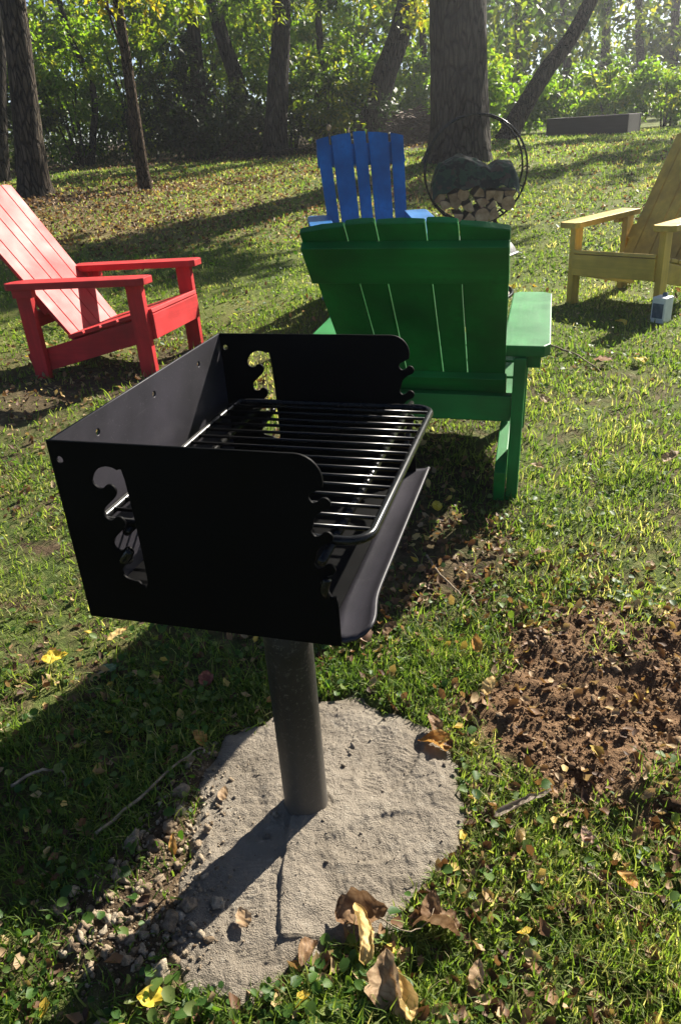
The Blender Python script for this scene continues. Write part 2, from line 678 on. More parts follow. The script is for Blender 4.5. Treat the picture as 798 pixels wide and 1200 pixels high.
M_GRASS = leaf_mat('grass blades', [(0, (.030, .068, .010)), (.4, (.095, .155, .026)), (.72, (.175, .225, .05)), (.92, (.27, .27, .10)), (1, (.45, .39, .22))], .55, (1.6, 1.7, .8), .55)
grass = np_mesh('grass', V, Fc, M_GRASS, attrs={'rnd': rv}, smooth=True)
tag(grass, 'short patchy lawn grass growing all over the yard', 'grass', kind='stuff')

# low broad-leaved weeds between the blades
CT = []
NA = 7
for i in range(NA):
    a = 2 * PI * i / NA
    CT.append([.5 * math.cos(a), .6 * math.sin(a) + .6, .12 * math.cos(2 * a) - .02])
CT.append([0, .55, -.1])
CT = np.array(CT)
CF = np.array([[NA, i, (i + 1) % NA] for i in range(NA)])
gp = []
for nn, d0, d1, pw, half in ((26000, .45, 1.9, .9, rad(56)), (24000, 1.8, 9, 1.5, rad(37))):
    x, y, d = wedge(nn, d0, d1, pw, half)
    k = grass_keep(x, y, .75) & (fbm(x, y, 2.1, 2, 101) + .35 * (x < 0) * (y < 2.2) + RNG.normal(0, .25, nn) > .05)
    gp.append(np.stack([x[k], y[k], d[k]], 1))
gp = np.concatenate(gp)
x, y, d = gp.T
n = len(x)
sz = (.008 + .014 * RNG.random(n) ** 1.8) * np.maximum(1, d / 2.5) ** .6
P = np.stack([x, y, H(x, y) + .006 + .022 * RNG.random(n)], 1)
R_ = rots(RNG.random(n) * 2 * PI, RNG.normal(.15, .4, n), RNG.normal(0, .4, n))
V, Fc, rv = scatter(CT, CF, P, R_, sz, RNG.random(n))
M_CLOVER = leaf_mat('weed leaves', [(0, (.028, .075, .014)), (.5, (.06, .125, .022)), (.85, (.10, .16, .035)), (1, (.17, .20, .07))], .45, (2.0, 1.9, .6), .5)
tag(np_mesh('clover', V, Fc, M_CLOVER, attrs={'rnd': rv}, smooth=True), 'low round leaved weeds and clover mixed into the lawn', 'clover', kind='stuff')

# crumbly dead leaf litter
LT = np.array([[0, 0, 0], [.28, .3, .10], [.22, .72, .02], [0, 1, .12], [-.22, .7, .16], [-.3, .3, -.02], [0, .5, -.08]])
LF = np.array([[6, i, (i + 1) % 6] for i in range(6)])
gp = []
for nn, d0, d1, pw, half in ((9000, .5, 2.2, .9, rad(54)), (22000, 2.0, 16, 1.25, rad(38))):
    x, y, d = wedge(nn, d0, d1, pw, half)
    band = np.exp(-((d - 10.2) / 2.2) ** 2) * (x < 1.5)
    pr = .30 + .7 * np.clip(fbm(x, y, 1.6, 3, 111) + .15, 0, 1) + 1.0 * bare_mask(x, y) - 1.3 * (sdf(x, y, EDGE) < .04) + .5 * band - .2 * (x > 1.5) * (d > 6) - .36 * sstep(1.8, 2.4, d) * (1 - sstep(6.5, 8, d)) * (bare_mask(x, y) < .3)
    k = (RNG.random(nn) < pr) & (sdf(x, y, PAD) > .0)
    gp.append(np.stack([x[k], y[k], d[k]], 1))
x, y, d = wedge(16000, 7.2, 13.5, 1, rad(30))
k = (RNG.random(16000) < .15 + .85 * (x < 1.2) * np.clip(.15 + 1.3 * band_mask(x, y), 0, 1))
gp.append(np.stack([x[k], y[k], d[k]], 1))
gp = np.concatenate(gp)
x, y, d = gp.T
n = len(x)
sz = (.014 + .022 * RNG.random(n)) * np.maximum(1, d / 3) ** .45
P = np.stack([x, y, H(x, y) + .004 + .018 * RNG.random(n)], 1)
R_ = rots(RNG.random(n) * 2 * PI, RNG.normal(0, .5, n), RNG.normal(0, .5, n))
V, Fc, rv = scatter(LT, LF, P, R_, np.stack([sz, sz, sz * 1.6], 1), RNG.random(n))
M_LITTER = leaf_mat('dead leaf litter', [(0, (.045, .022, .012)), (.35, (.13, .065, .03)), (.6, (.24, .14, .065)), (.85, (.36, .26, .15)), (.97, (.45, .33, .10)), (1, (.55, .38, .05))], .25, (1.3, 1.2, .8), .6)
tag(np_mesh('leaf_litter', V, Fc, M_LITTER, attrs={'rnd': rv}), 'small brown dead leaf crumbs strewn through the grass', 'leaf litter', kind='stuff')

# soil clods of the dug-up patch and pebbles along the pad
ICO = {}
for sub in (1, 2, 3):
    bm = bmesh.new()
    bmesh.ops.create_icosphere(bm, subdivisions=sub, radius=1)
    ICO[sub] = (np.array([v.co[:] for v in bm.verts]), np.array([[v.index for v in f.verts] for f in bm.faces]))
    bm.free()


def clods(name, layers, poly, mat, label, seed):
    """layers: (count, spread, smin, smax, lift, subdivision)"""
    VV, FF, RR_ = [], [], []
    base = 0
    xs = [p[0] for p in poly]
    ys = [p[1] for p in poly]
    for n, spread, smin, smax, lift, sub in layers:
        IV, IF = ICO[sub]
        x = RNG.uniform(min(xs) - .12, max(xs) + .12, n * 4)
        y = RNG.uniform(min(ys) - .12, max(ys) + .12, n * 4)
        k = (sdf(x, y, poly) + RNG.normal(0, spread, n * 4) + .06 * fbm(x, y, 9, 2, seed + 9) < 0) & (RNG.random(n * 4) < .55 + .6 * fbm(x, y, 11, 2, seed + 2))
        x, y = x[k][:n], y[k][:n]
        n = len(x)
        s = smin + (smax - smin) * RNG.random(n) ** 3
        P = np.stack([x, y, surf(x, y) + s * lift], 1)
        R_ = rots(RNG.random(n) * 6.3, RNG.random(n) * 6.3, RNG.random(n) * 6.3)
        un = np.tile(IV, (n, 1)) + np.repeat(RNG.uniform(0, 90, (n, 3)), len(IV), 0)
        nz = fbm(un[:, 0], un[:, 1], 1.25, 4, seed, un[:, 2]) * 1.25
        T = IV[None] * (1 + nz.reshape(n, -1))[:, :, None] * (s[:, None] * RNG.uniform(.6, 1.2, (n, 3)))[:, None, :]
        V = np.einsum('nij,nkj->nki', R_, T) + P[:, None, :]
        VV.append(V.reshape(-1, 3))
        FF.append((IF[None] + (np.arange(n) * len(IV))[:, None, None]).reshape(-1, 3) + base)
        RR_.append(np.repeat(RNG.random(n), len(IV)))
        base += n * len(IV)
    o = np_mesh(name, np.concatenate(VV), np.concatenate(FF), mat, attrs={'rnd': np.concatenate(RR_)})
    return tag(o, label, name.replace('_', ' '), kind='stuff')


def soil_mat(name, stops):
    b = NB(name)
    v = b.coord()
    n2 = b.noise(160, v, 5, .75)
    c = b.ramp(b.attr('rnd'), stops)
    c = b.mix(b.ramp(n2, [(.35, (.55,) * 3), (.65, (0, 0, 0))]), c, (.025, .013, .007))
    b.set(base=c, rough=.96, spec=.12)
    b.bump(n2, .8, .006)
    return b.m


clods('soil_clods', [(30, .03, .008, .018, .0, 3), (900, .06, .003, .010, .1, 2), (9000, .075, .0012, .0042, .3, 1)], DIRT, soil_mat('dug red brown soil', [(0, (.07, .038, .02)), (.5, (.185, .112, .064)), (.8, (.31, .20, .115)), (1, (.44, .32, .20))]), 'loose crumbly lumps of dug reddish brown soil on the right', 3)
clods('soil_crumbs', [(60, .02, .008, .019, .3, 3), (700, .035, .003, .010, .4, 2), (3000, .045, .0012, .004, .5, 1)], EDGE, soil_mat('dry tan soil', [(0, (.20, .145, .095)), (.5, (.36, .28, .195)), (1, (.50, .42, .31))]), 'dry tan soil lumps along the left rim of the sand pad', 4)
clods('pebbles', [(26, .015, .004, .009, .5, 2), (120, .02, .002, .005, .5, 2)], [(-.36, 1.27), (-.30, 1.27), (-.31, 1.0), (-.3, .8), (-.26, .73), (-.34, .70), (-.37, .85), (-.37, 1.1)], soil_mat('pale pebbles', [(0, (.22, .18, .14)), (1, (.42, .37, .30))]), 'pale pebbles and cement crumbs beside the sand pad', 5)
clods('sand_crumbs', [(40, .01, .002, .007, .4, 2), (1100, .01, .0006, .002, .5, 1)], PAD, soil_mat('sand crumbs', [(0, (.20, .165, .125)), (1, (.36, .31, .25))]), 'small crumbs of dry cement on the sand pad', 6)


# ---- individual fallen leaves
def leaf_mesh(name, L_, Wd, curl, fold, seed, mat, lobed=0.0, droop=.0):
    nu, nv = 15, 11
    u, v = np.meshgrid(np.linspace(0, 1, nu), np.linspace(-1, 1, nv), indexing='ij')
    prof = np.sin(PI * u ** .8) ** .75 * (1 - .25 * u) + .01
    if lobed:
        prof = prof * (1 + lobed * np.sin(u * 22 + seed))
    X = v * prof * Wd * .5
    Y = u * L_
    a = v * curl * prof
    rr = Wd * .5 / max(abs(curl), .05)
    Xc = np.sin(a) * rr
    Zc = (1 - np.cos(a)) * rr
    Xc = Xc if abs(curl) > .05 else X
    Z = Zc + np.abs(v) * fold * prof * Wd * .3 + droop * np.sin(u * PI) * L_
    Z = Z + fbm(X + seed, Y, 28, 3, seed) * Wd * .28 + np.abs(fbm(X - seed, Y, 45, 3, seed + 1)) * Wd * .22 + np.sin(v * 9 + u * 5) * Wd * .012
    Xc = Xc + fbm(Y + seed, Z, 20, 2, seed + 3) * Wd * .10
    V = np.stack([Xc, Y, Z], -1).reshape(-1, 3)
    ii = np.arange(nu * nv).reshape(nu, nv)
    Fc = np.stack([ii[:-1, :-1], ii[:-1, 1:], ii[1:, 1:], ii[1:, :-1]], -1).reshape(-1, 4)
    return np_mesh(name, V, Fc, mat, smooth=True)


def dead_leaf_mat(name, dark, mid, light, trans=.3):
    b = NB(name)
    v = b.coord()
    n = b.noise(38, v, 5, .65)
    wv = b.n('ShaderNodeTexWave', wave_type='BANDS', bands_direction='DIAGONAL')
    wv.inputs['Scale'].default_value = 45
    wv.inputs['Distortion'].default_value = 2.5
    b.l(v, wv.inputs['Vector'])
    c = b.ramp(n, [(.3, dark), (.5, mid), (.72, light)])
    c = b.mix(b.ramp(wv.outputs[1], [(.75, (0, 0, 0)), (1, (.35, .35, .35))]), c, dark)
    b.set(base=c, rough=.6, spec=.25)
    b.bump(wv.outputs[1], .35, .002)
    tr = b.n('ShaderNodeBsdfTranslucent')
    b.l(c, tr.inputs['Color'])
    mx = b.n('ShaderNodeMixShader')
    mx.inputs[0].default_value = trans
    b.l(b.p.outputs[0], mx.inputs[1])
    b.l(tr.outputs[0], mx.inputs[2])
    b.l(mx.outputs[0], b.out.inputs[0])
    return b.m


LM = {
    'tan': dead_leaf_mat('tan dry leaf', (.16, .09, .045), (.34, .23, .13), (.48, .36, .23)),
    'brown': dead_leaf_mat('brown dry leaf', (.07, .035, .018), (.19, .11, .055), (.32, .21, .12)),
    'orange': dead_leaf_mat('orange leaf', (.20, .08, .02), (.45, .22, .05), (.60, .38, .14)),
    'yellow': dead_leaf_mat('yellow leaf', (.35, .22, .02), (.62, .46, .04), (.72, .60, .15)),
    'buff': dead_leaf_mat('buff yellow leaf', (.34, .20, .06), (.58, .40, .15), (.68, .54, .28)),
    'pink': dead_leaf_mat('pinkish leaf', (.22, .12, .08), (.42, .28, .20), (.55, .40, .32)),
    'red': dead_leaf_mat('dull red leaf', (.09, .025, .018), (.20, .06, .04), (.30, .12, .08)),
    'green': dead_leaf_mat('grey green leaf', (.05, .09, .04), (.12, .19, .09), (.24, .30, .18)),
    'grey': dead_leaf_mat('grey dry leaf', (.10, .075, .055), (.24, .19, .145), (.38, .32, .26)),
}
# x, y, length, width, curl, fold, yaw deg, pitch deg, roll deg, colour, label
FALLEN = [
    (-.008, .735, .115, .075, 2.6, 0, 12, 14, 20, 'buff', 'long curled buff yellow leaf below the grill post, nearest of the pad leaves'),
    (-.055, .835, .105, .10, 1.3, .6, -95, 8, 10, 'brown', 'crumpled brown leaf at the bottom rim of the sand pad'),
    (-.095, .79, .06, .05, 1.4, .4, 160, 12, 0, 'brown', 'small dark brown curl of leaf at the lower rim of the sand pad'),
    (.025, .66, .10, .085, 1.2, .7, -8, 20, -15, 'tan', 'large crumpled tan leaf at the bottom edge of the photo'),
    (.052, .645, .09, .06, 1.8, .2, 35, 25, 30, 'buff', 'pale buff leaf standing against the crumpled tan leaf at the bottom'),
    (.155, .775, .105, .085, 1.1, .8, 75, 6, 25, 'brown', 'big wrinkled brown leaf in the grass right of the pad'),
    (.10, .80, .06, .05, 1.0, .5, -20, 20, 0, 'brown', 'small brown leaf beside the big wrinkled one'),
    (.205, 1.20, .085, .065, .9, .4, 70, 12, 8, 'orange', 'orange brown leaf on the right rim of the sand pad'),
    (.18, 1.235, .07, .05, 1.3, .5, 15, 20, 10, 'brown', 'crinkled brown leaf touching the orange one at the pad rim'),
    (-.207, .817, .045, .038, .8, .3, 25, 10, 0, 'tan', 'single tan leaf lying on the sand in the post shadow edge'),
    (-.33, .705, .05, .045, .4, .3, 80, 0, 0, 'yellow', 'bright yellow leaf by the clover at the bottom left'),
    (-.646, 1.65, .075, .045, .5, .3, -40, 10, 0, 'buff', 'yellowish leaf in the dark shade left of the post'),
    (-.80, 1.575, .075, .06, .4, .2, -70, 5, 0, 'yellow', 'dull yellow leaf at the far left of the dark shade'),
    (-.60, 1.53, .05, .04, .4, .2, 60, 5, 0, 'green', 'pale green leaf lying in the dark shade'),
    (-.354, 1.45, .06, .05, .5, .4, 10, 10, 0, 'red', 'dull red leaf in the shade behind the post'),
    (.05, 1.565, .075, .06, .9, .6, 30, 22, 0, 'pink', 'pinkish tan leaf in the grass just right of the post top'),
    (.09, 1.58, .06, .05, 1.1, .4, -50, 15, 0, 'brown', 'brown leaf next to the pinkish leaf behind the post'),
    (.305, 1.335, .065, .042, .9, .5, -35, 25, 0, 'buff', 'pale buff leaf between the sand pad and the dug soil'),
    (.32, 1.50, .055, .04, .8, .5, 0, 40, 0, 'orange', 'upright orange leaf at the upper left of the dug soil'),
    (.255, 1.0, .15, .035, 2.2, 0, -68, 4, 0, 'grey', 'long rolled grey leaf in the grass under the dug soil'),
    (-.361, .976, .045, .022, .8, .5, 5, 50, 0, 'orange', 'small orange leaf standing in the tan soil left of the pad'),
    (-.335, 1.26, .05, .04, .9, .4, 50, 20, 0, 'orange', 'rusty leaf at the upper left corner of the sand pad'),
    (-.017, 2.20, .06, .05, .6, .3, 30, 10, 0, 'tan', 'tan leaf in the shade beneath the grill lip'),
    (.32, 2.18, .055, .045, .5, .3, 0, 15, 0, 'yellow', 'yellow leaf in the grass below the green chair leg'),
    (1.187, 2.475, .10, .06, .9, .4, -60, 12, 0, 'tan', 'long tan leaf in the open grass at the right edge'),
    (1.57, 3.62, .085, .075, .5, .3, 20, 10, 0, 'yellow', 'golden yellow leaf in the lawn near the yellow chair shadow'),
    (1.42, 3.66, .11, .08, .7, .4, 70, 12, 0, 'pink', 'pale leaf left of the golden yellow leaf'),
    (.74, 2.445, .06, .05, .8, .3, 70, 15, 0, 'tan', 'pale tan leaf just right of the green chair leg'),
    (.941, 3.125, .075, .06, .6, .3, 10, 15, 0, 'tan', 'beige leaf in the lawn right of the green chair arm'),
    (.418, .93, .04, .035, .7, .3, 10, 20, 0, 'pink', 'small pink leaf in the deep grass right of the pad'),
    (.472, .845, .045, .04, .8, .4, 60, 20, 0, 'orange', 'small rusty leaf by the forked twig'),
    (.16, .69, .05, .035, .9, .4, -15, 20, 0, 'tan', 'slim tan leaf right of the crumpled leaf at the bottom'),
    (-.28, 1.10, .04, .03, .7, .3, 0, 10, 0, 'tan', 'tiny tan leaf on the left half of the sand pad'),
    (.62, 1.93, .07, .05, .7, .3, 120, 12, 0, 'brown', 'brown leaf in the grass above the dug soil'),
    (1.75, 4.35, .09, .07, .5, .3, 45, 12, 0, 'yellow', 'yellow leaf on the lawn in front of the yellow chair'),
    (1.30, 5.35, .11, .09, .5, .3, 0, 12, 0, 'yellow', 'yellow leaf on the lawn left of the yellow chair'),
]
for i, (x, y, L_, Wd, cu, fo, yw, pt, rl, colr, lab) in enumerate(FALLEN):
    o = leaf_mesh('fallen_leaf', L_ * .88, Wd * .85, cu, fo, 200 + i * 7, LM[colr], .10 if i % 2 else .05)
    place_mesh(o, (x, y, s1(x, y) + .007 + (.014 if sdf(np.array([x]), np.array([y]), PAD)[0] > 0.02 else 0)), (rad(pt), rad(rl), rad(yw)))
    tag(o, lab, 'leaf', 'larger fallen leaves')

# ---- twigs
b = NB('dry twig bark')
n = b.noise(40, b.coord(), 4, .6)
b.set(base=b.ramp(n, [(.3, (.10, .07, .045)), (.7, (.34, .27, .19))]), rough=.8, spec=.2)
M_TWIG = b.m


def twig(pts, r, label, fork=None):
    P = []
    for i, (x, y, dz) in enumerate(pts):
        P.append((x, y, s1(x, y) + dz))
    P = catmull(P, False, 5)
    P = [p + Vector(RNG.normal(0, r * .35, 3)) for p in P]
    n = len(P)
    bm = bmesh.new()
    add_tube(bm, P, [r * (1 - .65 * i / (n - 1)) for i in range(n)], 7)
    if fork:
        Q = catmull([(x, y, s1(x, y) + dz) for x, y, dz in fork], False, 4)
        add_tube(bm, Q, [r * .7 * (1 - .6 * i / (len(Q) - 1)) for i in range(len(Q))], 6)
    o = bm_obj('twig', bm, M_TWIG, None, True)
    tag(o, label, 'twig', 'twigs lying in the grass')


twig([(.385, .885, .02), (.42, .857, .022), (.455, .838, .022), (.505, .825, .018)], .0035, 'forked pale twig in the grass at the lower right', [(.42, .857, .02), (.44, .815, .02), (.49, .772, .02)])
twig([(-.74, 1.17, .02), (-.69, 1.2, .025), (-.64, 1.205, .02), (-.625, 1.17, .01)], .004, 'bent pale stick in the dark shade at the left')
twig([(-.52, 1.03, .02), (-.44, 1.13, .02), (-.37, 1.22, .025), (-.33, 1.24, .02)], .004, 'thin stick reaching from the shade to the sand pad')
twig([(.25, 1.945, .02), (.275, 1.83, .025), (.32, 1.74, .015), (.315, 1.70, .01)], .0035, 'crooked twig in the grass under the grill lip')
twig([(1.10, 4.05, .02), (1.2, 3.98, .03), (1.29, 3.78, .03), (1.32, 3.53, .015)], .008, 'long dark stick in the grass right of the green chair')
twig([(-1.05, 3.35, .02), (-.85, 3.55, .03), (-.72, 3.75, .02)], .006, 'pale stick on the bare soil by the red chair')
twig([(.02, .81, .03), (.06, .77, .05), (.1, .79, .04), (.12, .84, .03)], .0013, 'thin curved stem at the lower rim of the sand pad')


# =================================================================== GRILL
GA = Vector((-0.36, 0.883, 0.901))
GYAW = -0.302
GW, GDp, GH = 0.524, 0.36, 0.265
b = NB('black stove paint')
v = b.coord()
n1, n2 = b.noise(9, v, 4, .6), b.noise(420, v, 2, .6)
c = b.ramp(n1, [(.3, (.0016, .0016, .0018)), (.7, (.0032, .0032, .0036))])
c = b.mix(b.ramp(n2, [(.74, (0, 0, 0)), (.80, (.2, .2, .2))]), c, (.06, .06, .06))
b.set(base=c, rough=b.ramp(n1, [(.3, (.5,) * 3), (.7, (.65,) * 3)]), spec=.05)
M_BLACK = b.m
b = NB('dusty black sheet')
v = b.coord()
n1, n2 = b.noise(5, v, 5, .65), b.noise(260, v, 3, .7)
st = b.noise(1.0, b.coord((2, 90, 14)), 5, .7)
c = b.ramp(n1, [(.3, (.010, .0095, .012)), (.7, (.034, .031, .040))])
c = b.mix(b.ramp(n2, [(.62, (0, 0, 0)), (.75, (.5, .5, .5))]), c, (.13, .12, .13))
c = b.mix(b.ramp(st, [(.62, (0, 0, 0)), (.72, (.3, .3, .3))]), c, (.10, .095, .10))
b.set(base=c, rough=.5, spec=.3)
M_DUST = b.m
b = NB('black steel rod')
n1 = b.noise(60, b.coord(), 3, .6)
b.set(base=b.ramp(n1, [(.3, (.004, .004, .0045)), (.7, (.010, .010, .010))]), rough=.24, spec=.22, metal=.0)
M_ROD = b.m

G = thing('park_grill', 'black steel pedestal park grill on a round post in the sand pad', 'grill', (GA.x, GA.y, GA.z), GYAW)
# side panel outline in (depth, height) measured from the top rear corner
arc = [(.326 + .032 * math.sin(t), -.032 + .032 * math.cos(t)) for t in np.linspace(0, PI / 2 + .25, 9)]
tooth = []
for k in range(3):
    z = -.045 * k
    tooth += [(.341, -.049 + z), (.339, -.055 + z), (.344, -.0615 + z), (.351, -.0595 + z), (.356, -.0545 + z), (.362, -.0550 + z), (.3655, -.0605 + z), (.363, -.0665 + z), (.354, -.071 + z), (.345, -.080 + z)]
tooth = [(p.x, p.y) for p in catmull(tooth, False, 3)]
outer = [(0, 0)] + arc + tooth + [(.345, -.180), (.346, -.190), (.352, -.195), (.364, -.1905), (.366, -.20), (.366, -GH), (0, -GH)]
hole = [(.101, -.048), (.092, -.034), (.077, -.030), (.062, -.036), (.053, -.049), (.054, -.057), (.060, -.062), (.067, -.062), (.073, -.057), (.080, -.057), (.084, -.064), (.080, -.073), (.068, -.084), (.060, -.092), (.059, -.101), (.064, -.107), (.071, -.107), (.077, -.102), (.084, -.103), (.087, -.110), (.083, -.118), (.072, -.128), (.064, -.137), (.063, -.146), (.068, -.152), (.075, -.152), (.081, -.147), (.087, -.148), (.089, -.155), (.084, -.164), (.074, -.174), (.067, -.182), (.068, -.192), (.076, -.197), (.088, -.199), (.1035, -.197)]
hole = [(p.x, p.y) for p in catmull(hole, True, 3)]


def ring2(cx, cy, r, n=14):
    return [(cx + r * math.cos(2 * PI * i / n), cy + r * math.sin(2 * PI * i / n)) for i in range(n)]


for vv in (0, GW):
    o = polyplate('side_panel', outer, [hole, ring2(.013, -.025, .0055)], .004, M_BLACK, G)
    o.rotation_euler = (PI / 2, 0, 0)
    o.location = (0, vv, 0)
bo = [(.0025, 0), (GW - .0025, 0), (GW - .0025, -GH), (.0025, -GH)]
o = polyplate('back_panel', bo, [ring2(.10, -.028, .0055), ring2(.262, -.028, .0055), ring2(.424, -.028, .0055)], .004, M_DUST, G)
o.rotation_euler = (PI / 2, 0, PI / 2)
o.location = (.0025, 0, 0)
# black floor plate and the greyer rolled front lip
bm = bmesh.new()
add_prism(bm, [(.006, .003), (.3445, .003), (.3445, GW - .003), (.006, GW - .003)], -.262, -.2575, 0)
bm_obj('floor_plate', bm, M_BLACK, G)
sec = [(.345, -.2575), (.353, -.257), (.362, -.256), (.376, -.2525), (.386, -.247), (.392, -.240)]
nv_ = 40
Vf, Ff = [], []
for j in range(nv_ + 1):
    tq = j / nv_
    for (uu, zz) in sec:
        v_lo, v_hi = .003, GW - .003
        cr = max(0, (uu - .35) / .042)
        if uu > .36:
            v_lo, v_hi = .003 - .004 + .030 * max(0, cr - .25) ** 2.2, GW + .012 - .034 * max(0, cr - .2) ** 2.2
        vv = v_lo + (v_hi - v_lo) * tq
        # the lip is bowed a little further out at its near end
        uu2 = uu + (.010 * math.exp(-((tq - .03) / .08) ** 2) if uu > .35 else 0)
        Vf.append((uu2, vv, zz))
k = len(sec)
for j in range(nv_):
    for i in range(k - 1):
        Ff.append((j * k + i, j * k + i + 1, (j + 1) * k + i + 1, (j + 1) * k + i))
fl = np_mesh('front_lip', np.array(Vf), np.array(Ff), M_DUST, G, smooth=True)
md = fl.modifiers.new('thickness', 'SOLIDIFY')
md.thickness = .004
md.offset = -1
# cooking grate
GZt = -.122
u0, u1, v0_, v1_ = .034, .402, .022, GW - .022
rc = .03
fr = []
for cx, cy, a0 in ((u1 - rc, v1_ - rc, 0), (u0 + .012, v1_ - .012, PI / 2), (u0 + .012, v0_ + .012, PI), (u1 - rc, v0_ + rc, 3 * PI / 2)):
    r = rc if cx > .2 else .012
    for t in np.linspace(0, PI / 2, 7):
        fr.append((cx + r * math.cos(a0 + t), cy + r * math.sin(a0 + t), GZt))
gr = tube_obj('grate_frame', fr, .0062, M_ROD, G, 10, True)
bm = bmesh.new()
nb = 15
for i in range(nb):
    vv = v0_ + (v1_ - v0_) * (i + 1) / (nb + 1)
    add_tube(bm, [(u0, vv, GZt + .002), ((u0 + u1) / 2, vv, GZt + .002 + RNG.normal(0, .0006)), (u1, vv, GZt + .002)], .0028, 10)
bm_obj('grate_bars', bm, M_ROD, gr, True)
bm = bmesh.new()
add_tube(bm, [(.356, -.020, GZt - .0075), (.356, GW + .020, GZt - .0075)], .0055, 10)
add_tube(bm, [(.078, .010, GZt - .0085), (.078, GW - .010, GZt - .0085)], .0055, 10)
bm_obj('support_rod', bm, M_ROD, gr, True)
for vv in (-.004, GW + .004):
    sgn = -1 if vv < 0 else 1
    tube_obj('rod_hook', catmull([(.350, vv - sgn * .016, -.205), (.352, vv - sgn * .006, -.192), (.353, vv + sgn * .006, -.176), (.357, vv + sgn * .004, -.160)], False, 5), .0058, M_ROD, gr, 9)
    tube_obj('rod_hook', catmull([(.070, vv - sgn * .02, -.176), (.073, vv - sgn * .004, -.168), (.080, vv + sgn * .006, -.160), (.092, vv + sgn * .005, -.146)], False, 5), .0058, M_ROD, gr, 9)
# post
b = NB('painted steel post')
v = b.coord()
n1, n2 = b.noise(14, v, 5, .65), b.noise(130, v, 4, .7)
c = b.ramp(n1, [(.3, (.008, .008, .008)), (.7, (.026, .024, .022))])
c = b.mix(b.ramp(n2, [(.55, (0, 0, 0)), (.72, (.6, .6, .6))]), c, (.15, .135, .12))
sp = b.n('ShaderNodeSeparateXYZ')
b.l(b.n('ShaderNodeTexCoord').outputs['Object'], sp.inputs[0])
ad = b.n('ShaderNodeMath', operation='MULTIPLY_ADD')
b.l(n1, ad.inputs[0])
ad.inputs[1].default_value = .10
b.l(sp.outputs[2], ad.inputs[2])
mr = b.n('ShaderNodeMapRange')
b.l(ad.outputs[0], mr.inputs[0])
for i_, vv in ((1, -.86), (2, -.55), (3, .85), (4, 0)):
    mr.inputs[i_].default_value = vv
c = b.mix(mr.outputs[0], c, (.10, .089, .075))
b.set(base=c, rough=.5, spec=.3)
b.bump(n2, .25, .002)
M_POST = b.m
pc = (.182, .262)
bm = bmesh.new()
add_tube(bm, [(pc[0], pc[1], z) for z in (-1.0, -.9, -.7, -.5, -GH - .004)], .0435, 48)
bm_obj('post', bm, M_POST, G, True)
bm = bmesh.new()
add_prism(bm, [(pc[0] + .085 * math.cos(a), pc[1] + .085 * math.sin(a)) for a in np.linspace(0, 2 * PI, 24, endpoint=False)], -GH - .004, -GH + .003, .001)
bm_obj('mounting_plate', bm, M_BLACK, G)


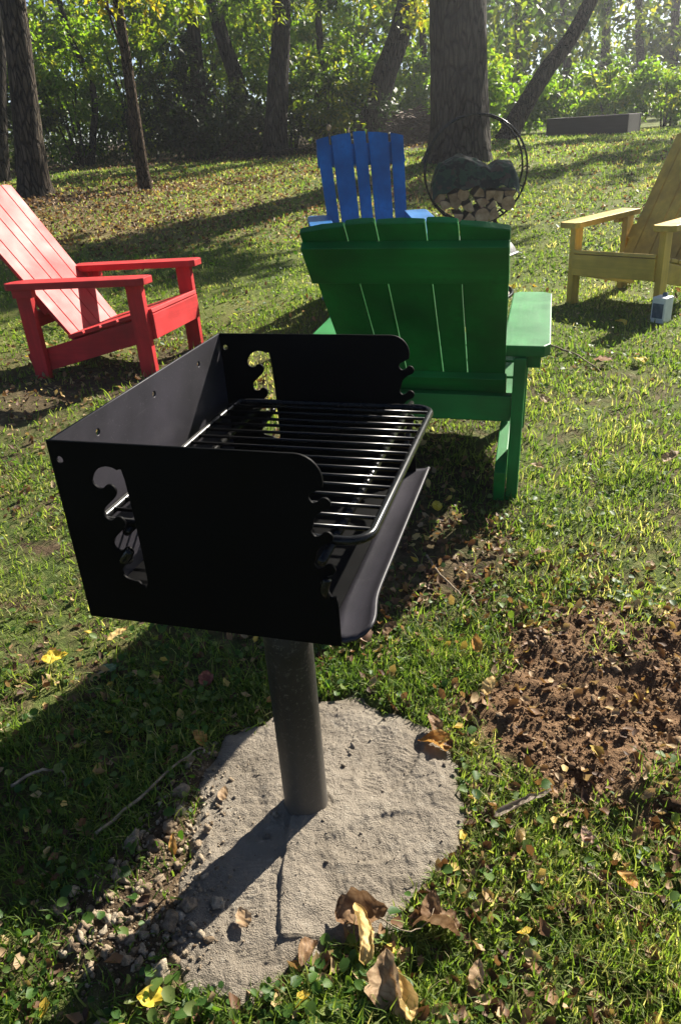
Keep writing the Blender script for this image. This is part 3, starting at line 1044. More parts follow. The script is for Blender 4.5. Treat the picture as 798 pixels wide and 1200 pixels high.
# =================================================================== CHAIRS
def chair(name, label, cfg, col, fan=.29, bfan=.25, topz=.95, arm=(-.42, .40), pattern=(3.5, 5.5, 3.5, 5.5, 3.5), archamt=.03, gap=.175, ytop=-.72, **pk):
    s = cfg['s']
    e = thing(name, label, 'chair', cfg['loc'], 0, 'adirondack chairs round the fire pit')
    e.rotation_mode = 'YXZ'
    e.rotation_euler = (rad(cfg['rot'][1]), rad(cfg['rot'][2]), rad(cfg['rot'][0]))
    mz = paint_mat(name + ' paint upright', col, 'Z', **pk)
    my = paint_mat(name + ' paint lengthwise', col, 'Y', **pk)
    mx = paint_mat(name + ' paint crosswise', col, 'X', **pk)
    X, Y, Z = Vector((1, 0, 0)), Vector((0, 1, 0)), Vector((0, 0, 1))
    V_ = lambda a, b_, c_: Vector((a, b_, c_)) * s

    def part(nm, mat, fn):
        bm = bmesh.new()
        fn(bm)
        return bm_obj(nm, bm, mat, e)
    for sx in (-1, 1):
        part('leg', mz, lambda bm: add_board(bm, V_(.30 * sx, .31, 0), V_(.30 * sx, .31, .4995), .089, .038, Y))
        part('leg', mz, lambda bm: add_board(bm, V_(.30 * sx, -.36, 0), V_(.30 * sx, -.36, .4995), .089, .038, Y))
        a0, a1 = arm
        i_, o_ = .243 * sx, .387 * sx
        c_ = .03
        pts = [(i_, a0), (o_ - c_ * sx * .6, a0), (o_, a0 + c_), (o_, a1 - c_), (o_ - c_ * sx, a1), (i_ + c_ * sx * .7, a1), (i_, a1 - c_)]
        if sx < 0:
            pts = pts[::-1]
        part('arm', my, lambda bm: add_prism(bm, [(px * s, py * s) for px, py in pts], .50 * s, .536 * s, .004))
        part('arm_support', my, lambda bm: add_board(bm, V_(.3405 * sx, a0 + .03, .478), V_(.3405 * sx, a0 + .15, .478), .042, .042, Z))
        part('stringer', my, lambda bm: add_board(bm, V_(.26 * sx, .345, .265), V_(.26 * sx, -.44, .075), .12, .036, Z))
    part('apron', mx, lambda bm: add_board(bm, V_(-.2795, .362, .275), V_(.2795, .362, .275), .13, .03, Z))
    # seat: slats laid on the sloping stringers
    def seat(bm):
        for k_ in range(5):
            t = k_ / 4
            yy = .325 - t * .44
            zz = .345 - t * .107
            add_board(bm, V_(-.2795, yy, zz), V_(.2795, yy, zz), .10 * s, .022, Vector((0, 1, .24)))
    part('seat', mx, seat)
    # back: five boards fanning out, tops cut to a shallow arch
    y0b, z0b, y1b = -.15, .19, ytop

    def back(bm):
        tot = sum(pattern) + 4 * gap
        cum = 0
        for w in pattern:
            xa, xb = cum / tot, (cum + w) / tot
            cum += w + gap
            m_ = (xa + xb) / 2
            bx0, bx1 = -bfan + 2 * bfan * xa, -bfan + 2 * bfan * xb
            tx0, tx1 = -fan + 2 * fan * xa, -fan + 2 * fan * xb
            def zt(f): return topz - archamt * (2 * f - 1) ** 2 + (.004 if w == 3.5 else 0)
            vs = []
            nrm = Vector((0, (topz - z0b), (y0b - y1b))).normalized() * .019
            for off in (0, 1):
                for (px, f, top) in ((bx0, xa, 0), (bx1, xb, 0), (tx1, xb, 1), (tx1 * .5 + tx0 * .5, m_, 1), (tx0, xa, 1)):
                    zz = zt(f) if top else z0b
                    yy = y0b + (y1b - y0b) * (zz - z0b) / (topz - z0b)
                    vs.append(bm.verts.new(V_(px, yy, zz) + nrm * off))
            fs = [bm.faces.new(vs[0:5]), bm.faces.new(vs[5:10][::-1])]
            for q in range(5):
                fs.append(bm.faces.new((vs[q], vs[(q + 1) % 5], vs[5 + (q + 1) % 5], vs[5 + q])))
            bmesh.ops.bevel(bm, geom=list({ed for f_ in fs for ed in f_.edges}), offset=.0025, segments=2, affect='EDGES')
    part('backrest', mz, back)
    sl = (y1b - y0b) / (topz - z0b)
    bdir = Vector((0, sl, 1)).normalized()
    nb_ = Vector((0, -1, sl)).normalized()
    for zz, hw, hh in ((topz - archamt - .075, fan, .14), (.40, .26, .10)):
        yy = y0b + sl * (zz - z0b)
        fx = hw if zz > .6 else hw
        p = V_(0, yy, zz) + nb_ * .0135
        part('brace', mx, lambda bm: add_board(bm, p + X * (-fx * s), p + X * (fx * s), hh, .025, bdir))
    part('rail', mx, lambda bm: add_board(bm, V_(-.2795, -.36, .325), V_(.2795, -.36, .325), .085, .036, Z))
    return e


chair('adirondack_chair', 'green painted wooden adirondack chair seen from behind, behind the grill', CHAIRS['green'], (.004, .180, .030), fan=.264, bfan=.250, topz=.945, ytop=-.785, arm=(-.39, .35), pattern=(5.5, 3.5, 5.5, 3.5, 5.5), archamt=.022, wearamt=.4, rough=.47, spec=.42)
chair('adirondack_chair', 'blue painted wooden adirondack chair facing the viewer beyond the green one', CHAIRS['blue'], (.002, .135, .40), fan=.285, bfan=.235, topz=.965, arm=(-.39, .35), archamt=.035, gap=.75, wearamt=.2)
chair('adirondack_chair', 'red painted wooden adirondack chair at the left, turned to the right', CHAIRS['red'], (.52, .024, .026), fan=.275, bfan=.255, topz=1.0, archamt=.012, wearamt=.2, rough=.58, spec=.32)
chair('adirondack_chair', 'yellow painted wooden adirondack chair at the right, partly out of view', CHAIRS['yellow'], (.60, .39, .055), fan=.215, bfan=.228, topz=.98, ytop=-.80, archamt=.012, wearamt=.25)

# =================================================================== FIRE PIT (behind the green chair)
b = NB('sooty steel')
n1 = b.noise(12, b.coord(), 5, .6)
b.set(base=b.ramp(n1, [(.3, (.015, .014, .013)), (.7, (.06, .045, .035))]), rough=.6, spec=.4, metal=.3)
M_SOOT = b.m
b = NB('grey screen mesh')
v = b.coord()
ck = b.n('ShaderNodeTexChecker')
ck.inputs['Scale'].default_value = 130
b.l(v, ck.inputs['Vector'])
b.set(base=b.mix(ck.outputs[1], (.05, .05, .052), (.16, .155, .15)), rough=.5, metal=.3)
M_SCREEN = b.m
fp = thing('fire_pit', 'dark steel bowl fire pit on legs mostly hidden behind the green chair', 'fire pit', (.62, 4.05, h1(.62, 4.05)))


def lathe(bm, prof, seg=40, c=(0, 0, 0)):
    rings = []
    for r, z in prof:
        rings.append([bm.verts.new((c[0] + r * math.cos(2 * PI * k_ / seg), c[1] + r * math.sin(2 * PI * k_ / seg), c[2] + z)) for k_ in range(seg)])
    for A, B in zip(rings, rings[1:]):
        for k_ in range(seg):
            bm.faces.new((A[k_], A[(k_ + 1) % seg], B[(k_ + 1) % seg], B[k_]))


bm = bmesh.new()
lathe(bm, [(.02, .14), (.15, .15), (.25, .20), (.31, .29), (.355, .30), (.357, .306), (.30, .306), (.24, .22), (.14, .17), (.02, .16)])
bm_obj('bowl', bm, M_SOOT, fp, True)
tube_obj('rim_ring', [(.362 * math.cos(a), .362 * math.sin(a), .31) for a in np.linspace(0, 2 * PI, 40, endpoint=False)], .009, M_ROD, fp, 8, True)
for a in (.6, 2.2, 3.7, 5.3):
    tube_obj('leg', [(.25 * math.cos(a), .25 * math.sin(a), .22), (.33 * math.cos(a), .33 * math.sin(a), .08), (.35 * math.cos(a), .35 * math.sin(a), -.01)], .011, M_SOOT, fp)
# spark screen tipped up on the rim
ss = thing('spark_screen', 'grey mesh spark screen with a light rim leaning on the fire pit', 'spark screen', (.735, 4.15, h1(.735, 4.15) + .405))
ss.rotation_euler = (rad(-10), rad(-14), 0)
bm = bmesh.new()
lathe(bm, [(.30 * math.cos(t), .17 * math.sin(t)) for t in np.linspace(0, PI / 2 - .03, 10)])
bm_obj('mesh_dome', bm, M_SCREEN, ss, True)
b = NB('bright steel wire')
b.set(base=(.25, .245, .235), rough=.45, metal=.6)
M_WIRE = b.m
tube_obj('screen_rim', [(.303 * math.cos(a), .303 * math.sin(a), 0) for a in np.linspace(0, 2 * PI, 40, endpoint=False)], .007, M_WIRE, ss, 8, True)
bm = bmesh.new()
bmesh.ops.create_uvsphere(bm, u_segments=14, v_segments=10, radius=.022)
bmesh.ops.translate(bm, verts=bm.verts, vec=(0, 0, .19))
bm_obj('knob', bm, M_SOOT, ss, True)

# =================================================================== LOG RACK
LR = Vector((1.33, 6.94, 0))
LRz = h1(LR.x, LR.y)
RR = .42
rack = thing('firewood_rack', 'round black metal hoop rack holding firewood before the big tree', 'firewood rack', (LR.x, LR.y, LRz), rad(-6))
zc = .13 + RR
for yy in (-.14, .14):
    tube_obj('hoop', [(RR * math.cos(a), yy, zc + RR * math.sin(a)) for a in np.linspace(0, 2 * PI, 64, endpoint=False)], .0085, M_ROD, rack, 8, True)
for a in (200, 235, 305, 340, 20, 160):
    a = rad(a)
    tube_obj('spacer', [(RR * math.cos(a), -.14, zc + RR * math.sin(a)), (RR * math.cos(a), .14, zc + RR * math.sin(a))], .007, M_ROD, rack)
for sx in (-1, 1):
    for yy in (-.14, .14):
        tube_obj('leg', [(sx * .17, yy, zc - .383), (sx * .24, yy * 1.3, .0), (sx * .26, yy * 1.3, -.015)], .010, M_ROD, rack)
b = NB('split log wood')
v = b.coord()
geo = b.n('ShaderNodeSeparateXYZ')
b.l(b.n('ShaderNodeTexCoord').outputs['Normal'], geo.inputs[0])
ab = b.n('ShaderNodeMath', operation='ABSOLUTE')
b.l(geo.outputs[1], ab.inputs[0])
n1 = b.noise(16, v, 5, .6)
n3 = b.noise(3, b.coord((1, 1, 1), 'Object'), 2)
endc = b.ramp(n1, [(.3, (.25, .15, .075)), (.55, (.42, .28, .155)), (.75, (.55, .40, .25))])
bark = b.ramp(n1, [(.3, (.04, .028, .02)), (.7, (.16, .12, .085))])
b.set(base=b.mix(b.ramp(ab.outputs[0], [(.6, (0, 0, 0)), (.8, (1, 1, 1))]), bark, endc), rough=.85, spec=.2)
b.bump(n1, .5, .006)
M_LOG = b.m


def log_mesh(r, kind, seed):
    bm = bmesh.new()
    rr = random.Random(seed)
    if kind == 0:
        pts = [(r * (1 + rr.uniform(-.06, .06)) * math.cos(a), r * (1 + rr.uniform(-.06, .06)) * math.sin(a)) for a in np.linspace(0, 2 * PI, 14, endpoint=False)]
    else:
        sp_ = 2.2 if kind == 1 else 3.2
        pts = [(-r * .55, 0.0)] + [(-r * .55 + r * 1.55 * math.cos(a), r * 1.45 * math.sin(a)) for a in np.linspace(-sp_ / 4, sp_ / 4, 8)]
    L_ = rr.uniform(.36, .44)
    y0_ = rr.uniform(-.02, .02)
    A = [bm.verts.new((x, -L_ / 2 + y0_, z)) for x, z in pts]
    B = [bm.verts.new((x * 1.03, L_ / 2 + y0_, z * .97)) for x, z in pts]
    n = len(pts)
    bm.faces.new(A)
    bm.faces.new(B[::-1])
    for i in range(n):
        bm.faces.new((A[i], B[i], B[(i + 1) % n], A[(i + 1) % n]))
    bmesh.ops.bevel(bm, geom=bm.edges[:], offset=.003, segments=1, affect='EDGES')
    return bm


rowname = ['bottom', 'middle', 'top']
Rz = Matrix.Rotation(rad(-6), 4, 'Z')
cnt = 0
for row, (zz, nlog) in enumerate(((.080, 4), (.165, 6), (.245, 7))):
    hw = math.sqrt(max(.01, (RR - .02) ** 2 - (RR - zz) ** 2)) - .05
    for i in range(nlog):
        xx = -hw + 2 * hw * i / (nlog - 1) + random.uniform(-.01, .01)
        kd = random.choice((0, 1, 1, 2, 2))
        o = bm_obj('firewood_log', log_mesh(random.uniform(.050, .066), kd, 50 + cnt), M_LOG)
        p = Rz @ Vector((xx, random.uniform(-.03, .02), .13 + zz + random.uniform(-.012, .012)))
        place_mesh(o, (LR.x + p.x, LR.y + p.y, LRz + p.z), (0, random.uniform(0, 6.28), rad(-6)))
        side = 'left end of' if i == 0 else ('right end of' if i == nlog - 1 else ['', 'second', 'third', 'fourth', 'fifth', 'sixth', 'seventh'][i] + ' from left in')
        tag(o, f'split firewood log, {side} {rowname[row]} row in the hoop rack', 'firewood log', 'firewood logs in the hoop rack')
        cnt += 1
# camouflage tarp thrown over the pile: two slumped lumps with a deep fold between
b = NB('camouflage tarp')
v = b.coord()
n1 = b.noise(9, v, 3, .5)
n2 = b.noise(14, v, 2, .5)
c = b.ramp(n1, [(0, (.010, .028, .020)), (.44, (.018, .050, .026)), (.53, (.006, .011, .008)), (.62, (.045, .055, .035))], 'CONSTANT')
b.set(base=b.mix(b.ramp(n2, [(.58, (0, 0, 0)), (.6, (1, 1, 1))]), c, (.05, .038, .028)), rough=.55, spec=.12)
M_TARP = b.m
nu, nv = 46, 30
U, Vv = np.meshgrid(np.linspace(-1, 1, nu), np.linspace(-1, 1, nv), indexing='ij')
TX = U * .36 - .005
TY = Vv * .29
lobe = np.sqrt(np.clip(1 - ((U + .30) / .72) ** 2 * .9, 0, 1)) * .20 * (U < .42)
lobe2 = np.sqrt(np.clip(1 - ((U - .62) / .40) ** 2 * .9, 0, 1)) * .155
TZ = np.maximum(lobe, lobe2) * (1 - .55 * np.abs(Vv) ** 2.6) + fbm(TX, TY, 6, 4, 66) * .045 + np.abs(fbm(TX + 3, TY, 10, 4, 67)) * .06
TZ = .13 + .315 + TZ - .11 * sstep(.6, 1, np.abs(Vv)) - .05 * sstep(.85, 1, np.abs(U))
ii = np.arange(nu * nv).reshape(nu, nv)
TF_ = np.stack([ii[:-1, :-1], ii[1:, :-1], ii[1:, 1:], ii[:-1, 1:]], -1).reshape(-1, 4)
tp = np_mesh('tarp', np.stack([TX, TY, TZ], -1).reshape(-1, 3), TF_, M_TARP, smooth=True)
tp.modifiers.new('thickness', 'SOLIDIFY').thickness = .004
tp.modifiers.new('soften', 'SUBSURF').render_levels = 1
place_mesh(tp, (LR.x, LR.y, LRz), (0, 0, rad(-6)))
tag(tp, 'dark green camouflage tarp slumped over the firewood in the hoop rack', 'tarp')

# =================================================================== TIN beside the yellow chair
b = NB('white tin paint')
n1 = b.noise(20, b.coord(), 4)
b.set(base=b.ramp(n1, [(.3, (.66, .66, .64)), (.7, (.82, .82, .80))]), rough=.35)
M_TINW = b.m
b = NB('blue grey tin label')
n1 = b.noise(28, b.coord(), 3, .5)
b.set(base=b.ramp(n1, [(.35, (.045, .07, .11)), (.65, (.11, .15, .20))]), rough=.4)
M_TINB = b.m
tx, ty = 1.975, 4.42
tin = thing('metal_tin', 'white rectangular tin with a blue grey label standing by the yellow chair', 'tin', (tx, ty, s1(tx, ty)), rad(38))
bm = bmesh.new()
add_board(bm, (0, 0, 0), (0, 0, .15), .09, .085, Vector((1, 0, 0)), .007)
bm_obj('body', bm, M_TINW, tin)
bm = bmesh.new()
add_board(bm, (-.046, 0, .03), (-.046, 0, .115), .066, .003, Vector((0, 1, 0)), .001)
bm_obj('label_panel', bm, M_TINB, tin)
bm = bmesh.new()
lathe(bm, [(.0, .168), (.014, .168), (.014, .150), (.016, .148)], 16, (.02, 0, 0))
bm_obj('cap', bm, M_TINB, tin, True)


# =================================================================== TREES
def bark_mat(name, dark, light, scale=1.0):
    b = NB(name)
    v = b.coord((7 * scale, 7 * scale, 1.5 * scale))
    n1 = b.noise(1.6, v, 6, .7, .6)
    n2 = b.noise(5, v, 4, .65)
    vo = b.n('ShaderNodeTexVoronoi', feature='DISTANCE_TO_EDGE')
    vo.inputs['Scale'].default_value = 2.6
    mixv = b.mix(.12, v, b.n('ShaderNodeTexNoise', Scale=3.0).outputs[1])
    b.l(mixv, vo.inputs['Vector'])
    crack = b.ramp(vo.outputs[0], [(0, (0, 0, 0)), (.16, (1, 1, 1))])
    c = b.ramp(n1, [(.34, dark), (.52, tuple((a + c_) / 2 for a, c_ in zip(dark, light))), (.72, light)])
    c = b.mix(b.ramp(b.noise(1.1, b.coord(), 3), [(.5, (0, 0, 0)), (.7, (.35, .35, .35))]), c, (.06, .07, .04))
    c = b.mix(crack, tuple(x * .45 for x in dark), c)
    b.set(base=c, rough=.92, spec=.12)
    h1_ = b.n('ShaderNodeMath', operation='MULTIPLY_ADD')
    b.l(crack, h1_.inputs[0])
    h1_.inputs[1].default_value = 1.2
    b.l(n2, h1_.inputs[2])
    b.bump(h1_.outputs[0], 1.0, .04)
    return b.m


M_BARK_DARK = bark_mat('furrowed dark bark', (.016, .013, .011), (.085, .068, .054), 1)
M_BARK_GREY = bark_mat('grey brown bark', (.024, .018, .014), (.14, .108, .08), 1.3)
M_BARK_THIN = bark_mat('thin tan bark', (.04, .026, .017), (.19, .13, .08), 2.5)


def trunk_geo(path, radii, seed, flare=.0, seg=28, sub=6, rough=.06, limbs=()):
    """noise-roughened tapering trunk with root flare, plus limbs [(path, r0, r1)] in the same mesh"""
    Vs, Fs = [], []
    base = 0

    def one(path, radii, seg, flare, sub):
        nonlocal base
        P = catmull(path, False, sub)
        n = len(P)
        rr = np.interp(np.linspace(0, 1, n), np.linspace(0, 1, len(radii)), radii)
        P0z = P[0].z
        ref = Vector((1, 0, 0))
        for i, p in enumerate(P):
            d = (P[min(i + 1, n - 1)] - P[max(i - 1, 0)]).normalized()
            ref = (ref - d * ref.dot(d)).normalized()
            q = d.cross(ref)
            th = np.linspace(0, 2 * PI, seg, endpoint=False)
            h = max(0, p.z - P0z)
            r = rr[i] * np.ones(seg)
            lob = np.maximum(0, np.cos(th * 5 + seed) * .6 + np.cos(th * 3 + seed * 2) * .4)
            r = r * (1 + flare * math.exp(-h / .16) * (.35 + 1.1 * lob) + flare * .25 * math.exp(-h / .7))
            nz = fbm(np.cos(th) * 2 + seed, np.sin(th) * 2 + seed, 1.5, 3, seed, np.full(seg, h * 1.1))
            r = r * (1 + rough * nz * 1.6)
            for k_ in range(seg):
                v = p + (ref * math.cos(th[k_]) + q * math.sin(th[k_])) * r[k_]
                Vs.append((v.x, v.y, v.z))
        for i in range(n - 1):
            for k_ in range(seg):
                a = base + i * seg
                Fs.append((a + k_, a + (k_ + 1) % seg, a + seg + (k_ + 1) % seg, a + seg + k_))
        base += n * seg
    one(path, radii, seg, flare, sub)
    for lp, a, c in limbs:
        one(lp, [a, c], 8, 0, 4)
    return np.array(Vs), np.array(Fs)


# leaf template: folded pointed oval, two quads
FT = np.array([[0, 0, 0], [.26, .38, .09], [0, 1, -.05], [-.26, .38, .09], [0, .4, 0]])
FF = np.array([[0, 1, 4], [1, 2, 4], [4, 2, 3], [0, 4, 3]])


def leaf_cloud(clumps, per, size, spread=.35, droop=.5, rmean=.5, rsd=.22):
    """clumps (n,4): x,y,z,radius -> leaves spread through each clump"""
    C = np.repeat(clumps, per, 0)
    n = len(C)
    dirs = RNG.normal(0, 1, (n, 3))
    dirs /= np.linalg.norm(dirs, axis=1)[:, None]
    r = C[:, 3] * RNG.random(n) ** .5
    P = C[:, :3] + dirs * r[:, None] * np.array([1, 1, .75])
    yaw = RNG.random(n) * 2 * PI
    pitch = RNG.normal(-droop, .5, n)
    R_ = rots(yaw, pitch, RNG.normal(0, .5, n))
    cl = np.repeat(RNG.normal(0, .16, len(clumps)), per)
    rnd = np.clip(rmean + cl + RNG.normal(0, rsd, n), 0, 1)
    return scatter(FT, FF, P, R_, size * RNG.uniform(.65, 1.3, n), rnd)


M_LEAF = leaf_mat('wood leaves', [(0, (.016, .036, .008)), (.4, (.045, .085, .014)), (.72, (.10, .14, .022)), (1, (.18, .18, .03))], .55, (2.6, 2.5, .6), .42)
M_LEAF_Y = leaf_mat('yellowing leaves', [(0, (.05, .085, .014)), (.4, (.10, .14, .022)), (.75, (.19, .19, .03)), (1, (.32, .24, .035))], .6, (2.3, 2.2, .6), .42)
M_LEAF_G = leaf_mat('bright shrub leaves', [(0, (.045, .095, .012)), (.4, (.09, .155, .02)), (.75, (.13, .19, .03)), (1, (.22, .22, .05))], .6, (2.4, 2.5, .6), .42)
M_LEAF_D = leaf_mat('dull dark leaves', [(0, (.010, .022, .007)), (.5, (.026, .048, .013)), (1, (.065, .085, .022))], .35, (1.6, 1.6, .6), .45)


def tree(name, label, base, path, radii, bark, clumps, per, lsize, leafm, seed, flare=.35, limbs=(), droop=.5, seg=28, group=None):
    """path and clumps are relative to the base point"""
    e = thing(name, label, 'tree', base, 0, group)
    if group and clumps is not None:      # wood trees carry thin high crowns that let the sun through
        clumps = np.array([c for c in clumps if c[2] < 3.2 or RNG.random() < .35])
    V, Fc = trunk_geo(path, radii, seed, flare, seg, limbs=limbs)
    np_mesh('trunk', V, Fc, bark, e, smooth=True)
    if clumps is not None and len(clumps):
        V, Fc, rv = leaf_cloud(np.array(clumps), per, lsize, droop=droop)
        np_mesh('crown', V, Fc, leafm, e, attrs={'rnd': rv})
    return e


def ell(n, c, r, rs, hollow=.3):
    d = RNG.normal(0, 1, (n, 3))
    d /= np.linalg.norm(d, axis=1)[:, None]
    q = (hollow + (1 - hollow) * RNG.random(n)) ** .6
    P = np.array(c) + d * q[:, None] * np.array(r)
    return np.concatenate([P, RNG.uniform(rs * .6, rs * 1.3, (n, 1))], 1)


def rel(p, b_):
    return (p.x - b_[0], p.y - b_[1], p.z - b_[2])


def gpt(x, y, dz=-.05):
    return (x, y, h1(x, y) + dz)


# big dark trunk in the middle
B = gpt(1.95, 11.4)
tree('oak_tree', 'huge dark furrowed tree trunk standing behind the firewood rack', B,
     [(0, 0, 0), (.02, 0, .35), (.0, 0, 1.2), (-.03, 0, 2.5), (-.02, 0, 4.2), (.1, .1, 7), (.2, .2, 10)], [.405, .385, .365, .355, .34, .26, .14], M_BARK_DARK,
     np.concatenate([ell(26, (-1.4, -.4, 4.6), (2.4, 1.6, .9), .6), ell(22, (1.7, 1.3, 5.0), (1.7, 1.1, .7), .5), ell(10, (3.4, .2, 4.4), (.9, .7, .4), .4), ell(40, (.3, .8, 9.5), (3.5, 3, 2.4), .8)]), 60, .20, M_LEAF, 3, .36,
     [([(0, 0, 3.4), (-1.2, -.3, 4.3), (-2.8, -.6, 4.9)], .16, .04), ([(.1, 0, 5), (1.2, .6, 7), (2.4, 1, 9)], .15, .04)], seg=56)
# left trunk
B = gpt(-3.72, 10.75)
t1, t0 = at(22, 0, 11.4), at(44, 215, 11.4)
dx, dz = t1.x - t0.x, t1.z - t0.z
tree('maple_tree', 'grey brown tree trunk with flared roots at the left behind the red chair', B,
     [(0, 0, 0), (dx * .14, 0, dz * .14), (dx * .5, 0, dz * .5), (dx, .0, dz), (dx * 1.6, .1, 4), (dx * 2, .2, 6.5)], [.195, .178, .160, .145, .13, .06], M_BARK_GREY,
     np.concatenate([ell(40, (-.6, 0, 5.6), (1.9, 1.8, 1.6), .6), ell(5, (-1.0, .2, 2.6), (.5, .7, .3), .3)]), 80, .13, M_LEAF, 9, .5,
     [([(dx * 1.5, 0, 3.6), (-1.3, .2, 4.6), (-1.9, .3, 5.2)], .08, .02)], seg=40)
# thin leaning trunk
B = gpt(-2.27, 10.75)
t1, t0 = at(135, 0, 11.0), at(168, 222, 11.0)
dx, dz = t1.x - t0.x, t1.z - t0.z
tree('young_tree', 'thin tan leaning tree trunk between the left trunk and the wood', B,
     [(0, 0, 0), (dx * .12, 0, dz * .15), (dx * .42, 0, dz * .45), (dx * .8, 0, dz * .75), (dx * 1.02, 0, dz), (dx * 1.6, .1, 3.6), (dx * 2, .1, 4.6)], [.088, .078, .070, .062, .055, .045, .02], M_BARK_THIN,
     np.concatenate([ell(9, (.45, .3, 2.15), (.75, .6, .38), .25), ell(26, (-.3, .2, 3.6), (1.3, 1.2, .8), .45)]), 60, .095, M_LEAF_Y, 15, .3,
     [([(dx * .78, 0, dz * .74), (-.1, .1, 2.2), (.35, .2, 2.5)], .022, .008), ([(dx * .95, 0, dz * .92), (-.7, .1, 2.7), (-1.1, .2, 2.9)], .02, .008)], seg=20)


def wood_tree(name, label, px, py, d, topx, topd, r, crown, per, size, leafm, seed, bark=M_BARK_DARK, hmax=6.0, bend=.0, lim=()):
    g_ = at(px, py, d)
    B_ = gpt(g_.x, g_.y)
    tpt = at(topx, 0, topd)
    dx_, dy_, dz_ = tpt.x - B_[0], tpt.y - B_[1], tpt.z - B_[2]
    k_ = hmax / dz_
    path = [(0, 0, 0), (dx_ * .18 + bend * .5, dy_ * .18, dz_ * .2), (dx_ * .5 + bend, dy_ * .5, dz_ * .5), (dx_, dy_, dz_), (dx_ * (1 + (k_ - 1) * .6), dy_ * (1 + (k_ - 1) * .5), hmax)]
    return tree(name, label, B_, path, [r * 1.1, r, r * .9, r * .75, r * .3], bark, crown, per, size, leafm, seed, .3, lim, seg=24, group='trees of the wood edge')


wood_tree('wood_tree', 'stout upright trunk in the wood left of the blue chair', 322, 182, 15.4, 330, 15.4, .205,
          np.concatenate([ell(14, (.2, -.4, 2.6), (1.3, .9, .6), .35), ell(30, (0, 0, 4.8), (2, 1.6, 1.3), .55)]), 70, .12, M_LEAF, 21)
wood_tree('wood_tree', 'slanting dark trunk in the wood left of the stout trunk', 285, 178, 16.6, 250, 16.6, .17,
          np.concatenate([ell(12, (-.8, -.4, 2.7), (1.2, .9, .6), .35), ell(20, (-1, 0, 4.8), (1.8, 1.6, 1.2), .5)]), 70, .12, M_LEAF, 22, bend=.15)
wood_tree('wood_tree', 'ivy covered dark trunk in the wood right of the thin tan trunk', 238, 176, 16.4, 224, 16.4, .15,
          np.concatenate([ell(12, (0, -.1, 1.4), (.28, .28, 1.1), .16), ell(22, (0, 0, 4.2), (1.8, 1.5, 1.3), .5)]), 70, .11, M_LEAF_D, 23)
wood_tree('wood_tree', 'thin dark trunk in the wood just left of the blue chair top', 380, 168, 17.0, 372, 17.0, .085,
          ell(16, (0, 0, 3.6), (1.3, 1.2, 1.0), .45), 60, .11, M_LEAF, 24)
wood_tree('wood_tree', 'leaning dark trunk in the wood right above the blue chair', 430, 165, 17.0, 478, 17.0, .26,
          np.concatenate([ell(12, (1.0, -.5, 2.6), (1.0, .8, .6), .35), ell(26, (1.6, 0, 4.6), (1.8, 1.5, 1.2), .5)]), 70, .12, M_LEAF_Y, 25, bend=-.06)
wood_tree('wood_tree', 'slim pale trunk far back between the leaning trunk and the huge trunk', 497, 150, 20, 495, 20, .10,
          ell(16, (0, 0, 3.4), (1.5, 1.3, 1.0), .4), 60, .12, M_LEAF_Y, 26, M_BARK_GREY)
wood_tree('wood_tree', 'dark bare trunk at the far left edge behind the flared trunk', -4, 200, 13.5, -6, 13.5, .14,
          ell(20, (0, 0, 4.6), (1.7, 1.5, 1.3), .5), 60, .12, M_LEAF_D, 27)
wood_tree('wood_tree', 'crooked thin trunk in the shade between the two left trunks', 105, 190, 16.0, 70, 16.0, .06,
          ell(14, (-.5, 0, 3.2), (1.3, 1.2, .9), .4), 60, .12, M_LEAF, 28, bend=.3)
wood_tree('leaning_tree', 'long leaning trunk at the right beyond the huge trunk', 592, 163, 15.3, 692, 15.9, .155,
          np.concatenate([ell(5, (2.2, -.2, 2.4), (1.0, .7, .35), .28), ell(26, (3.6, .4, 5.0), (1.9, 1.6, .9), .5)]), 70, .12, M_LEAF_G, 29, M_BARK_GREY, 5.5, bend=-.05)
for i, (px, tx_, d, r, hm, lab) in enumerate((
        (612, 606, 26, .12, 7, 'thin hazy trunk far beyond the leaning trunk'),
        (668, 660, 29, .15, 8, 'grey hazy trunk far behind the raised bed'),
        (705, 712, 31, .17, 8, 'stout hazy trunk far behind the right end of the raised bed'),
        (752, 748, 27, .13, 7, 'slim hazy trunk far back near the right edge'),
        (785, 792, 30, .16, 8, 'far grey trunk at the right edge of the view'))):
    wood_tree('far_tree', lab, px, 140, d, tx_, d, r, ell(24, (0, 0, 4.6), (2.0, 1.8, 1.6), .6), 55, .17, M_LEAF, 60 + i, M_BARK_GREY, hm)
# shade tree out past the right edge whose crown dapples the back lawn
B = gpt(11.5, 17.0)
tree('shade_tree', 'leafy shade tree beyond the right edge of the yard', B, [(0, 0, 0), (.1, 0, 2), (.2, .2, 4.5), (.3, .3, 7)], [.25, .22, .17, .06], M_BARK_GREY,
     np.concatenate([ell(30, (0, 0, 5.0), (3.2, 2.4, 1.1), .6), ell(14, (-2.6, -2.2, 4.0), (1.8, .7, .4), .4), ell(12, (-4.0, .8, 4.6), (2.0, .5, .4), .4), ell(10, (-4.5, -2.6, 4.6), (1.6, .5, .4), .4)]), 70, .17, M_LEAF, 33, .4)


